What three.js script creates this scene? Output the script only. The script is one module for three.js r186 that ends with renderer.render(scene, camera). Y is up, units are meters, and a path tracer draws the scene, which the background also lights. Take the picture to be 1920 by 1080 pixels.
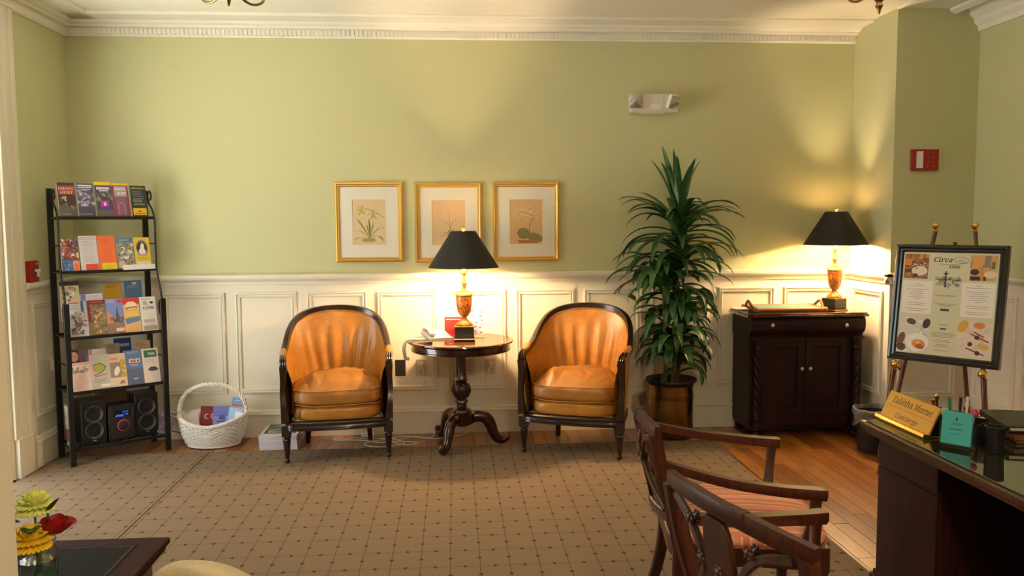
import * as THREE from 'three';
import { RoundedBoxGeometry } from 'three/addons/geometries/RoundedBoxGeometry.js';
import { mergeGeometries, mergeVertices, toCreasedNormals } from 'three/addons/utils/BufferGeometryUtils.js';
import { ImprovedNoise } from 'three/addons/math/ImprovedNoise.js';

// ---------------------------------------------------------------- camera, sky, lights, exposure
const scene = new THREE.Scene();
const FOCAL = 1552.5;                                   // pixels, for a 1920 x 1080 frame
const camera = new THREE.PerspectiveCamera(2 * Math.atan(540 / FOCAL) * 180 / Math.PI, 1920 / 1080, 0.05, 60);
camera.position.set(0, 1.5106, 5.9073);
camera.rotation.order = 'YXZ';
camera.rotation.set(-0.07929, -0.0702, -0.00567);
scene.add(camera);
const renderer = new THREE.WebGLRenderer({ antialias: true });
renderer.toneMapping = THREE.LinearToneMapping;
renderer.toneMappingExposure = 2.3;
renderer.outputColorSpace = THREE.SRGBColorSpace;
renderer.shadowMap.enabled = true;
renderer.shadowMap.type = THREE.PCFSoftShadowMap;
const SKY = 2.0, SUN = 42, LAMP = 2.0, CHANDELIER = 0.07, HALL = 4.8;         // daylight at the side door, table lamps, each candle bulb
scene.background = new THREE.Color(0.93 * SKY, 1.0 * SKY, 1.0 * SKY);   // even overcast sky
const sun = new THREE.DirectionalLight(new THREE.Color(1, 0.97, 0.90), SUN);          // shines along the outside of the left wall, onto the terrace
sun.name = 'sun'; sun.position.set(-6, 14, 15); sun.target.position.set(-6, 0, 1); sun.castShadow = true; sun.shadow.mapSize.set(2048, 2048);
Object.assign(sun.shadow.camera, { left: -14, right: 14, top: 14, bottom: -14, near: 0.5, far: 50 }); scene.add(sun, sun.target);
const WARM = new THREE.Color(1.0, 0.70, 0.40);

// ---------------------------------------------------------------- helpers
function mulberry(a) { return () => { a |= 0; a = a + 0x6D2B79F5 | 0; let t = Math.imul(a ^ a >>> 15, 1 | a); t = t + Math.imul(t ^ t >>> 7, 61 | t) ^ t; return ((t ^ t >>> 14) >>> 0) / 4294967296; }; }
const rnd = mulberry(20240517);
const rr = (a, b) => a + (b - a) * rnd();
const noise = new ImprovedNoise();
const V = (x, y, z) => new THREE.Vector3(x, y, z);
const taken = new Map();
function numbered(n) { const k = taken.get(n) || 0; taken.set(n, k + 1); return k ? `${n}_${String(k).padStart(3, '0')}` : n; }
// plain non-indexed geometry with position, normal and uv in metres (each triangle mapped across its main axis)
function tidy(g, keepUV) {
  let o = g.index ? g.toNonIndexed() : g.clone();
  if (!o.attributes.normal) o.computeVertexNormals();
  for (const k of Object.keys(o.attributes)) if (!['position', 'normal', 'uv'].includes(k)) o.deleteAttribute(k);
  const p = o.attributes.position, n = p.count;
  if (!keepUV || !o.attributes.uv) {
    const uv = new Float32Array(n * 2), a = V(), b = V(), c = V();
    for (let i = 0; i < n; i += 3) {
      a.fromBufferAttribute(p, i); b.fromBufferAttribute(p, i + 1); c.fromBufferAttribute(p, i + 2);
      const m = b.clone().sub(a).cross(c.clone().sub(a)), ax = Math.abs(m.x), ay = Math.abs(m.y), az = Math.abs(m.z);
      [a, b, c].forEach((q, k) => {
        const [u, v] = ax >= ay && ax >= az ? [q.z, q.y] : ay >= az ? [q.x, q.z] : [q.x, q.y];
        uv[(i + k) * 2] = u; uv[(i + k) * 2 + 1] = v;
      });
    }
    o.setAttribute('uv', new THREE.BufferAttribute(uv, 2));
  }
  o.morphAttributes = {}; o.clearGroups();
  return o;
}
function join(gs, keepUV) { gs = (Array.isArray(gs) ? gs : [gs]).map(g => tidy(g, keepUV)); return gs.length > 1 ? mergeGeometries(gs) : gs[0]; }
function put(name, gs, mat, parent = scene, keepUV = false) {
  const m = new THREE.Mesh(join(gs, keepUV), mat);
  m.name = parent === scene ? numbered(name) : name; m.castShadow = m.receiveShadow = true;
  parent.add(m); return m;
}
function putWorld(name, gs, mat, parent) { parent.updateMatrixWorld(true); const inv = parent.matrixWorld.clone().invert(); return put(name, [gs].flat().map(g => g.clone().applyMatrix4(inv)), mat, parent); }
function tag(o, label, category, group) { o.userData.label = label; o.userData.category = category; if (group) o.userData.group = group; return o; }
function thing(name, label, category, pos = [0, 0, 0], turn = 0, group) {
  const o = new THREE.Group(); o.name = numbered(name); o.position.set(...pos); o.rotation.y = turn; scene.add(o);
  return tag(o, label, category, group);
}
function struct(name) { const o = new THREE.Group(); o.name = numbered(name); o.userData.kind = 'structure'; scene.add(o); return o; }
function structMesh(name, gs, mat) { const m = put(name, gs, mat); m.userData.kind = 'structure'; return m; }
function copyOf(o, pos, turn, label, group) {
  const c = o.clone(); c.name = numbered(o.name.replace(/_\d{3}$/, '')); c.position.set(...pos); c.rotation.y = turn;
  c.userData = { ...o.userData }; if (label) c.userData.label = label; if (group) c.userData.group = group; scene.add(c); return c;
}
const mv = (g, x, y, z) => g.translate(x, y, z);
function box(w, h, d, x = 0, y = 0, z = 0, r = 0) {      // centre x, z; y is the underside
  const g = r > 0 ? new RoundedBoxGeometry(w, h, d, 1, Math.min(r, w / 2.1, h / 2.1, d / 2.1)) : new THREE.BoxGeometry(w, h, d);
  return g.translate(x, y + h / 2, z);
}
function span(x0, x1, y0, y1, z0, z1, r = 0) { return box(x1 - x0, y1 - y0, z1 - z0, (x0 + x1) / 2, y0, (z0 + z1) / 2, r); }
function lathe(pts, seg = 32) { const g = new THREE.LatheGeometry(pts.map(p => new THREE.Vector2(Math.max(p[0], 1e-4), p[1])), seg); return toCreasedNormals(g, 0.7); }
function ball(r, x, y, z, sx = 1, sy = 1, sz = 1, w = 14, h = 10) { return new THREE.SphereGeometry(r, w, h).scale(sx, sy, sz).translate(x, y, z); }
function rod(a, b, r, seg = 8, r2 = r) {
  const d = b.clone().sub(a), g = new THREE.CylinderGeometry(r2, r, d.length(), seg);
  g.applyQuaternion(new THREE.Quaternion().setFromUnitVectors(V(0, 1, 0), d.clone().normalize()));
  return g.translate((a.x + b.x) / 2, (a.y + b.y) / 2, (a.z + b.z) / 2);
}
function curve(pts, closed = false) { return new THREE.CatmullRomCurve3(pts.map(p => Array.isArray(p) ? V(...p) : p), closed, 'centripetal'); }
function tube(pts, r, n = 32, rs = 7, closed = false) { return new THREE.TubeGeometry(curve(pts, closed), n, r, rs, closed); }
// sweep a closed 2-D outline along points; side = direction of the outline's first axis (a vector or a function of t)
function sweep(pts, outline, { n = 24, side = V(1, 0, 0), scale = () => 1, crease = 0.7, closed = false, caps = true } = {}) {
  const c = curve(pts, closed), m = outline.length, pos = [], idx = [];
  for (let i = 0; i <= n; i++) {
    const t = i / n, p = c.getPoint(t), T = c.getTangent(t), s0 = typeof side === 'function' ? side(t, p, T) : side;
    const B = s0.clone().addScaledVector(T, -s0.dot(T)).normalize(), N = T.clone().cross(B).normalize(), s = scale(t);
    const [sa, sb] = Array.isArray(s) ? s : [s, s];
    for (const [a, b] of outline) pos.push(p.x + B.x * a * sa + N.x * b * sb, p.y + B.y * a * sa + N.y * b * sb, p.z + B.z * a * sa + N.z * b * sb);
  }
  for (let i = 0; i < n; i++) for (let j = 0; j < m; j++) {
    const a = i * m + j, b = i * m + (j + 1) % m, d = a + m, e = b + m; idx.push(a, b, d, b, e, d);
  }
  if (caps && !closed) for (const [o, flip] of [[0, true], [n * m, false]]) for (let j = 1; j < m - 1; j++) flip ? idx.push(o, o + j + 1, o + j) : idx.push(o, o + j, o + j + 1);
  const g = new THREE.BufferGeometry(); g.setAttribute('position', new THREE.Float32BufferAttribute(pos, 3)); g.setIndex(idx);
  return toCreasedNormals(g, crease);
}
const rectOutline = (w, h, c = 0.2) => { const a = w / 2, b = h / 2, k = Math.min(a, b) * c * 2; return [[-a + k, -b], [a - k, -b], [a, -b + k], [a, b - k], [a - k, b], [-a + k, b], [-a, b - k], [-a, -b + k]]; };
const ovalOutline = (w, h, m = 10) => Array.from({ length: m }, (_, i) => [Math.cos(i / m * 2 * Math.PI) * w / 2, Math.sin(i / m * 2 * Math.PI) * h / 2]);
function surf(fn, nu, nv, { closeU = false, uv = false } = {}) {
  const pos = [], uvs = [], idx = [];
  for (let i = 0; i <= nu; i++) for (let j = 0; j <= nv; j++) { pos.push(...fn(i / nu, j / nv)); uvs.push(i / nu, j / nv); }
  for (let i = 0; i < nu; i++) for (let j = 0; j < nv; j++) { const a = i * (nv + 1) + j, b = a + nv + 1; idx.push(a, b, a + 1, b, b + 1, a + 1); }
  let g = new THREE.BufferGeometry(); g.setAttribute('position', new THREE.Float32BufferAttribute(pos, 3)); g.setIndex(idx);
  if (uv) g.setAttribute('uv', new THREE.Float32BufferAttribute(uvs, 2));
  if (closeU) g = mergeVertices(g, 1e-5);
  g.computeVertexNormals(); return g;
}
const sp = (v, e) => Math.sign(v) * Math.pow(Math.abs(v), e);
// a stuffed shape: outline(theta) -> [x, z], from y0 to y1, crown above
function pillow(outline, y0, y1, crown, { cx = 0, cz = 0, e = 0.35, nu = 56, nv = 26, wrinkle = 0 } = {}) {
  return surf((u, v) => {
    const th = u * 2 * Math.PI, f = Math.PI / 2 - v * Math.PI, rho = Math.pow(Math.max(Math.cos(f), 0), e), s = sp(Math.sin(f), 0.55);
    const [ox, oz] = outline(th), x = cx + (ox - cx) * rho, z = cz + (oz - cz) * rho;
    let y = (y0 + y1) / 2 + (y1 - y0) / 2 * s + (s > 0 ? crown * (1 - Math.pow(rho, 2.4)) * s : 0);
    if (wrinkle && s > 0) y += wrinkle * s * (1 - Math.pow(rho, 6)) * (Math.abs(noise.noise(x * 9 + 3, z * 9, 1.7)) * 1.6 - 0.4 + 0.5 * noise.noise(x * 23, z * 19, 4.2));
    return [x, y, z];
  }, nu, nv, { closeU: true });
}
function frameRing(w, h, steps) {                        // moulding round a w x h rectangle in the xy plane; steps: [inset, height]
  const pos = [];
  for (let k = 0; k < steps.length - 1; k++) {
    const q = steps.slice(k, k + 2).map(([d, z]) => [[-w / 2 + d, -h / 2 + d, z], [w / 2 - d, -h / 2 + d, z], [w / 2 - d, h / 2 - d, z], [-w / 2 + d, h / 2 - d, z]]);
    for (let i = 0; i < 4; i++) { const j = (i + 1) % 4, [a, b, c, d] = [q[0][i], q[0][j], q[1][j], q[1][i]]; pos.push(...a, ...b, ...c, ...a, ...c, ...d); }
  }
  const g = new THREE.BufferGeometry(); g.setAttribute('position', new THREE.Float32BufferAttribute(pos, 3)); g.computeVertexNormals(); return g;
}
function extrudeX(profile, x0, x1) {                     // profile of [z, y], run along x
  const s = new THREE.Shape(profile.map(p => new THREE.Vector2(-p[0], p[1])));
  return new THREE.ExtrudeGeometry(s, { depth: x1 - x0, bevelEnabled: false }).rotateY(Math.PI / 2).translate(x0, 0, 0);
}
// ---------------------------------------------------------------- textures
function canvasTex(w, h, draw, rep) {
  const c = document.createElement('canvas'); c.width = w; c.height = h; draw(c.getContext('2d'), w, h);
  const t = new THREE.CanvasTexture(c); t.colorSpace = THREE.SRGBColorSpace; t.magFilter = THREE.LinearFilter;
  if (rep) { t.wrapS = t.wrapT = THREE.RepeatWrapping; t.repeat.set(...rep); } return t;
}
function dataTex(n, m, fn, rep, srgb = false) {
  const d = new Uint8Array(n * m * 4);
  for (let j = 0; j < m; j++) for (let i = 0; i < n; i++) { const c = fn(i / n, j / m); for (let k = 0; k < 3; k++) d[(j * n + i) * 4 + k] = Math.max(0, Math.min(255, 255 * (Array.isArray(c) ? c[k] : c))); d[(j * n + i) * 4 + 3] = 255; }
  const t = new THREE.DataTexture(d, n, m); t.wrapS = t.wrapT = THREE.RepeatWrapping; t.magFilter = THREE.LinearFilter; t.minFilter = THREE.LinearMipmapLinearFilter; t.generateMipmaps = true;
  if (srgb) t.colorSpace = THREE.SRGBColorSpace; if (rep) t.repeat.set(...rep); t.needsUpdate = true; return t;
}
// noise that repeats over [0,1]: blend of shifted copies
function tileNoise(u, v, f, s) {
  const N = (a, b) => noise.noise(a * f, b * f, s);
  return N(u, v) * (1 - u) * (1 - v) + N(u - 1, v) * u * (1 - v) + N(u, v - 1) * (1 - u) * v + N(u - 1, v - 1) * u * v;
}
const grainTex = dataTex(128, 512, (u, v) => { const w = tileNoise(u, v, 3, 1.1) * 0.35, g = tileNoise(u * 1 + w * 0.1, v, 4, 2.2), s = Math.sin((u * 22 + g * 5) * Math.PI) * 0.5 + 0.5; const k = 0.72 + 0.2 * s + 0.25 * tileNoise(u, v, 11, 5.1); return [k, k * 0.98, k * 0.95]; }, [5, 1.2], true);
const mottle = dataTex(256, 256, (u, v) => 0.88 + 0.13 * tileNoise(u, v, 4, 0.3) + 0.08 * tileNoise(u, v, 12, 3.3) + 0.05 * tileNoise(u, v, 34, 6.3), [2.2, 2.2], true);
const leatherBump = dataTex(256, 256, (u, v) => 0.5 + 0.3 * tileNoise(u, v, 22, 0.9) + 0.25 * tileNoise(u, v, 48, 7.9), [6, 6]);
const paintBump = dataTex(256, 256, (u, v) => 0.5 + 0.4 * tileNoise(u, v, 30, 1.9), [3, 3]);
const softGrain = dataTex(128, 512, (u, v) => { const g = tileNoise(u, v, 4, 2.2), s = Math.sin((u * 16 + g * 3) * Math.PI) * 0.5 + 0.5, k = 0.86 + 0.07 * s + 0.14 * tileNoise(u, v, 7, 5.1); return [k, k, k]; }, [6, 0.9], true);
const burlTex = dataTex(256, 256, (u, v) => { const a = tileNoise(u, v, 9, 1.4), b = Math.abs(tileNoise(u, v, 18, 8.4)), k = 0.62 + 0.5 * a - 0.55 * b; return [0.98 * k + 0.16, 0.62 * k + 0.08, 0.22 * k + 0.02]; }, [9, 9], true);
// ---------------------------------------------------------------- materials
const S = (c, rough = 0.6, o = {}) => new THREE.MeshStandardMaterial({ color: c, roughness: rough, ...o });
const P = (c, rough = 0.5, o = {}) => new THREE.MeshPhysicalMaterial({ color: c, roughness: rough, ...o });
const lin = (r, g, b) => new THREE.Color().setRGB(r, g, b);
const M = {
  green: S(lin(0.54, 0.535, 0.305), 0.82, { bumpMap: paintBump, bumpScale: 0.0006 }),
  cream: S(lin(0.74, 0.69, 0.575), 0.5),
  ceiling: S(lin(0.80, 0.77, 0.68), 0.85),
  dark: P(lin(0.030, 0.009, 0.006), 0.3, { map: grainTex, clearcoat: 0.5, clearcoatRoughness: 0.18 }),
  mahog: P(lin(0.050, 0.0095, 0.005), 0.26, { map: grainTex, clearcoat: 0.6, clearcoatRoughness: 0.12 }),
  cab: P(lin(0.022, 0.0032, 0.0022), 0.5, { map: grainTex, clearcoat: 0.08, clearcoatRoughness: 0.2, specularIntensity: 0.6 }),
  desk: P(lin(0.040, 0.0055, 0.0040), 0.62, { map: grainTex, specularIntensity: 0.5 }),
  chairwood: P(lin(0.085, 0.016, 0.006), 0.42, { map: grainTex, clearcoat: 0.14, clearcoatRoughness: 0.18 }),
  leather: P(lin(0.64, 0.265, 0.036), 0.34, { map: mottle, bumpMap: leatherBump, bumpScale: 0.0012, clearcoat: 0.30, clearcoatRoughness: 0.24 }),
  leatherWorn: P(lin(0.54, 0.225, 0.040), 0.42, { map: mottle, bumpMap: leatherBump, bumpScale: 0.0015, clearcoat: 0.22, clearcoatRoughness: 0.28 }),
  brass: S(lin(0.78, 0.52, 0.16), 0.22, { metalness: 1 }),
  agedBrass: S(lin(0.50, 0.33, 0.11), 0.3, { metalness: 1 }),
  gold: S(lin(0.80, 0.50, 0.13), 0.34, { metalness: 0.85 }),
  black: S(lin(0.012, 0.012, 0.013), 0.5),
  blackMetal: S(lin(0.012, 0.011, 0.011), 0.38, { metalness: 0.3 }),
  shade: S(lin(0.010, 0.0095, 0.010), 0.55),
  shadeIn: S(lin(0.75, 0.62, 0.42), 0.6),
  burl: P(0xffffff, 0.4, { map: burlTex, clearcoat: 0.3, clearcoatRoughness: 0.1 }),
  white: S(lin(0.80, 0.78, 0.74), 0.45),
  plastic: S(lin(0.70, 0.66, 0.57), 0.35),
  red: S(lin(0.34, 0.008, 0.010), 0.35),
  chrome: S(lin(0.8, 0.8, 0.8), 0.12, { metalness: 1 }),
  darkChrome: S(lin(0.18, 0.18, 0.19), 0.25, { metalness: 1 }),
  glass: P(0xffffff, 0.02, { transmission: 1, thickness: 0, ior: 1.5 }),
  wicker: S(lin(0.80, 0.76, 0.70), 0.55),
  paper: S(lin(0.78, 0.75, 0.72), 0.8),
  leaf: P(lin(0.020, 0.075, 0.016), 0.34, { side: THREE.DoubleSide, clearcoat: 0.2, clearcoatRoughness: 0.3 }),
  leaf2: P(lin(0.034, 0.11, 0.022), 0.36, { side: THREE.DoubleSide, clearcoat: 0.2, clearcoatRoughness: 0.3 }),
};
// ---------------------------------------------------------------- the room
const XL = -2.609, XR = 2.909, XS = 3.475, ZS = 0.575, ZF = 4.7, CEIL = 2.89, ZB = 7.6;
const RAIL = 1.159, T = 0.14, W0r = 0.4235;
// floor: boards show along the back wall and to the right of the carpet
{
  const floor = struct('floor');
  put('subfloor', span(XL - T, XS + T, -0.12, -0.02, -T, ZB + T), S(lin(0.12, 0.07, 0.03), 0.8), floor);
  const tones = [[0.40, 0.150, 0.030], [0.33, 0.112, 0.022], [0.48, 0.20, 0.050], [0.25, 0.075, 0.015], [0.43, 0.17, 0.038], [0.36, 0.125, 0.024]].map(c => P(lin(...c), 0.3, { map: softGrain, clearcoat: 0.3, clearcoatRoughness: 0.12 }));
  const W = 0.083;
  const plank = (x, z0, z1) => put('plank', span(x + 0.0009, x + W - 0.0009, -0.02, rr(-0.0008, 0), z0 + 0.0009, z1 - 0.0009, 0.0015), tones[Math.floor(rnd() * tones.length)], floor);
  for (let x = XL; x < XS; x += W) {
    if (x < 1.66) { plank(x, 0, 0.62); continue; }
    let z = 0; const end = 4.9; z -= rr(0, 0.9);
    while (z < end) { const l = rr(0.7, 1.9); plank(x, Math.max(z, 0), Math.min(z + l, end)); z += l; }
  }
  put('boards', span(XL, XS, -0.02, -0.001, 4.9, ZB), tones[1], floor);
}
// carpet in two widths that meet at a seam
{
  const tw = canvasTex(262, 356, (c, w, h) => {
    c.fillStyle = '#826d56'; c.fillRect(0, 0, w, h);
    for (let x = 0; x < w; x += 6.55) { c.fillStyle = 'rgba(84,62,38,0.50)'; c.fillRect(x, 0, 2.6, h); c.fillStyle = 'rgba(225,200,160,0.20)'; c.fillRect(x + 3.2, 0, 1.6, h); }
    for (let y = 0; y < h; y += 4) { c.fillStyle = `rgba(70,50,30,${0.05 + 0.06 * rnd()})`; c.fillRect(0, y, w, 2); }
    c.fillStyle = '#20140a';
    const dot = (x, y, s) => { for (const ox of [-w, 0, w]) for (const oy of [-h, 0, h]) c.fillRect(x + ox - s / 2, y + oy - s / 2, s, s); };
    for (let x = 30; x < w - 20; x += 13.1) dot(x, 0, 7);
    for (let y = 0; y < h; y += 10.5) if (Math.abs(y - h / 2) > 26) dot(w / 2, y, 6.4);
    for (const [px, py] of [[0, 0], [w / 2, h / 2]]) for (const [a, b] of [[-13, 0], [13, 0], [0, -17], [0, 17], [-6, -9], [6, -9], [-6, 9], [6, 9]]) dot(px + a, py + b, 12);
  }, [1 / 0.131, 1 / 0.178]);
  const mat = S(0xffffff, 0.95, { map: tw });
  const piece = (x0, x1, z0, z1, ux) => { const g = tidy(span(x0, x1, 0.0005, 0.008, z0, z1, 0.002)); const uv = g.attributes.uv; for (let i = 0; i < uv.count; i++) uv.setXY(i, uv.getX(i) + ux, uv.getY(i) - 0.065); return g; };
  const a = put('carpet', piece(-1.6195, 1.765, 0.408, 4.68, 0.094), mat, scene, true); tag(a, 'large tan patterned carpet lying in the middle of the room', 'carpet');
  const b = put('carpet', piece(XL + 0.03, -1.6265, 0.408, 4.68, 0.14), mat, scene, true); tag(b, 'narrow tan patterned carpet strip along left wall, left of the seam', 'carpet');
}
// wall pieces: a green upper part, a cream wainscot, and on it panel mouldings
const MOULD = [[0, 0], [0.002, 0.013], [0.011, 0.016], [0.016, 0.007], [0.022, 0.007], [0.026, 0.013], [0.034, 0.011], [0.038, 0.0]];
const frameAt = (w, y0, y1, place) => frameRing(w, y1 - y0, MOULD).translate(0, (y0 + y1) / 2, 0).applyMatrix4(place);
const faceZ = (x, z) => new THREE.Matrix4().makeTranslation(x, 0, z);
const faceX = (x, z, s) => new THREE.Matrix4().makeTranslation(x, 0, z).multiply(new THREE.Matrix4().makeRotationY(s * Math.PI / 2));
const railP = [[0, 1.085], [0.010, 1.085], [0.012, 1.103], [0.020, 1.112], [0.034, 1.122], [0.040, 1.134], [0.040, 1.148], [0.034, 1.154], [0.018, RAIL], [0, RAIL]];
const baseP = [[0, 0], [0.026, 0], [0.026, 0.155], [0.034, 0.160], [0.034, 0.170], [0.026, 0.176], [0.026, 0.186], [0.018, 0.194], [0, 0.196]];
const crownP = [[0, 2.780], [0.012, 2.780], [0.016, 2.786], [0.020, 2.788], [0.020, 2.834], [0.052, 2.838], [0.058, 2.850], [0.085, 2.858], [0.100, 2.872], [0.250, 2.872], [0.262, 2.882], [0.262, CEIL + 0.01], [0, CEIL + 0.01]];
const scoot = (p, d) => p.map(([a, b]) => [a + d, b]);
{
  const back = struct('wall_back');
  put('upper_wall', span(XL - T, XR + 0.05, RAIL - 0.02, CEIL + T, -T, 0), M.green, back);
  put('wainscot', span(XL - T, XR + 0.05, -0.1, RAIL - 0.02, -T, 0), M.cream, back);
  const W0 = 0.4235, P0 = 0.4935;
  for (let k = -1; k <= 9; k++) put('panel_moulding', frameAt(W0, 0.312, 1.030, faceZ(-2.026 + k * P0 + W0 / 2, 0.0005)), M.cream, back);
  structMesh('baseboard_back', extrudeX(baseP, XL, XR), M.cream);
  structMesh('trim_1', extrudeX(railP, XL, XR), M.cream);
  const crown = structMesh('trim_2', extrudeX(crownP, XL, XR + 0.0), M.ceiling);
  const d = []; for (let x = XL + 0.03; x < XR - 0.01; x += 0.030) { d.push(span(x, x + 0.020, 2.796, 2.829, 0.019, 0.027)); d.push(ball(0.006, x + 0.025, 2.792, 0.019, 1, 1, 1, 5, 4)); }
  const dm = put('dentil', d, M.ceiling, crown); dm.userData.kind = 'stuff';
}
{ // left wall with a tall doorway that lets the daylight in
  const left = struct('wall_left'), D0 = 0.90, D1 = 2.15, DH = 2.42;
  put('upper_wall', [span(XL - T, XL, RAIL - 0.02, CEIL + T, -T, D0), span(XL - T, XL, DH, CEIL + T, D0, D1), span(XL - T, XL, RAIL - 0.02, CEIL + T, D1, ZF + 0.2)], M.green, left);
  put('wainscot', [span(XL - T, XL, -0.1, RAIL - 0.02, -T, D0), span(XL - T, XL, -0.1, RAIL - 0.02, D1, ZF + 0.2), span(XL - T, XL, -0.1, -0.02, D0, D1)], M.cream, left);
  put('panel_moulding', frameAt(0.54, 0.312, 1.030, faceX(XL + 0.0005, 0.36, 1)), M.cream, left);
  for (const z of [2.85, 3.5, 4.15]) put('panel_moulding', frameAt(0.54, 0.312, 1.030, faceX(XL + 0.0005, z, 1)), M.cream, left);
  const turnL = g => g.applyMatrix4(new THREE.Matrix4().makeRotationY(Math.PI / 2)).translate(XL, 0, 0);     // x -> -z, z -> x
  structMesh('baseboard_left', [turnL(extrudeX(baseP, -0.69, 0)), turnL(extrudeX(baseP, -ZF, -D1 - 0.2))], M.cream);
  structMesh('trim_3', [turnL(extrudeX(railP, -0.71, 0)), turnL(extrudeX(railP, -ZF, -D1 - 0.2))], M.cream);
  structMesh('trim_4', turnL(extrudeX(crownP, -ZF, 0)), M.ceiling);
  const door = struct('door_1');
  for (const [a, b] of [[0.705, D0], [D1, 2.345]]) {
    put('casing', [span(XL - 0.002, XL + 0.012, 0.235, 2.785, a, b, 0.006), span(XL, XL + 0.024, 0.235, 2.785, a, a + 0.05, 0.010), span(XL, XL + 0.019, 0.235, DH + 0.02, b - 0.045, b, 0.008), span(XL, XL + 0.018, 0.235, 2.785, a + 0.085, a + 0.12, 0.008)], M.cream, door);
    put('plinth_block', span(XL - 0.002, XL + 0.028, 0, 0.24, a - 0.020, b - 0.012, 0.005), M.cream, door);
  }
  put('head_casing', [span(XL, XL + 0.03, DH, DH + 0.17, D0, D1, 0.006), span(XL, XL + 0.045, DH + 0.16, DH + 0.20, D0, D1, 0.01)], M.cream, door);
  put('jamb', [span(XL - T - 0.01, XL, 0, DH, D0, D0 + 0.03), span(XL - T - 0.01, XL, 0, DH, D1 - 0.03, D1), span(XL - T - 0.01, XL, DH - 0.03, DH, D0, D1)], M.cream, door);
  put('sill', span(XL - T - 0.02, XL + 0.02, -0.02, 0.012, D0 + 0.03, D1 - 0.03, 0.004), M.desk, door);
  const terrace = structMesh('terrace', span(-14, XL - T - 0.02, -0.2, -0.06, -10, 14), S(lin(0.48, 0.47, 0.42), 0.9));
  // a projecting wall right of the lamp: its return faces left, its front faces the room
  const stub = struct('wall_right_return');
  put('upper_wall', span(XR, XS + 0.05, RAIL - 0.02, CEIL + T, -T, ZS), M.green, stub);
  put('wainscot', span(XR, XS + 0.05, -0.1, RAIL - 0.02, -T, ZS), M.cream, stub);
  put('panel_moulding', frameAt(0.43, 0.312, 1.030, faceX(XR - 0.0005, 0.285, -1)), M.cream, stub);
  put('panel_moulding', frameAt(0.405, 0.312, 1.030, faceZ(3.178, ZS + 0.0005)), M.cream, stub);
  const turnR = (g, x) => g.applyMatrix4(new THREE.Matrix4().makeRotationY(-Math.PI / 2)).translate(x, 0, 0);  // x -> z, z -> -x
  structMesh('baseboard_right_return', [turnR(extrudeX(baseP, 0.0, ZS + 0.026), XR), extrudeX(scoot(baseP, ZS), XR - 0.026, XS)], M.cream);
  structMesh('trim_5', [turnR(extrudeX(railP, 0.0, ZS + 0.04), XR), extrudeX(scoot(railP, ZS), XR - 0.04, XS)], M.cream);
  // right wall
  const right = struct('wall_right');
  put('upper_wall', span(XS, XS + T, RAIL - 0.02, CEIL + T, -T, ZF + 0.2), M.green, right);
  put('wainscot', span(XS, XS + T, -0.1, RAIL - 0.02, -T, ZF + 0.2), M.cream, right);
  for (let k = 0; k < 8; k++) put('panel_moulding', frameAt(W0r, 0.312, 1.030, faceX(XS - 0.0005, 0.63 + W0r / 2 + k * 0.4935, -1)), M.cream, right);
  structMesh('baseboard_right', turnR(extrudeX(baseP, ZS + 0.02, ZF), XS), M.cream);
  structMesh('trim_6', turnR(extrudeX(railP, ZS + 0.03, ZF), XS), M.cream);
  structMesh('trim_7', turnR(extrudeX([[0, 2.745], [0.014, 2.745], [0.022, 2.775], [0.045, 2.80], [0.05, 2.825], [0.078, 2.85], [0.085, CEIL + 0.01], [0, CEIL + 0.01]], ZS, ZF), XS), M.ceiling);
  structMesh('trim_8', turnR(extrudeX([[0.16, CEIL - 0.030], [0.175, CEIL - 0.036], [0.215, CEIL - 0.018], [0.215, CEIL + 0.01], [0.16, CEIL + 0.01]], ZS, ZF), XS), M.ceiling);
  structMesh('trim_9', span(XR - 0.012, XR + 0.016, CEIL - 0.012, CEIL + 0.01, ZS, ZF, 0.004), M.ceiling);
}
{ // ceiling, the wall with the cased opening beside the camera, and the room behind
  structMesh('ceiling', span(XL - T, XS + T, CEIL, CEIL + T, -T, ZB + T), M.ceiling);
  const front = struct('wall_front');
  put('wall_face', [span(XL, -0.66, -0.02, CEIL, ZF, ZF + 0.18), span(1.75, XS, -0.02, CEIL, ZF, ZF + 0.18), span(-0.66, 1.75, 2.74, CEIL, ZF, ZF + 0.18)], M.green, front);
  put('opening_casing', [span(-0.80, -0.64, 0, 2.78, ZF - 0.018, ZF + 0.198, 0.004), span(1.73, 1.89, 0, 2.78, ZF - 0.018, ZF + 0.198, 0.004), span(-0.80, 1.89, 2.72, 2.83, ZF - 0.018, ZF + 0.198, 0.004)], M.cream, front);
  structMesh('wall_rear_left', span(XL - T, XL, -0.1, CEIL + T, ZF + 0.2, ZB), M.green);
  structMesh('wall_rear_right', span(XS, XS + T, -0.1, CEIL + T, ZF + 0.2, ZB), M.green);
  structMesh('wall_rear', span(XL - T, XS + T, -0.1, CEIL + T, ZB, ZB + T), M.green);
}
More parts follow.
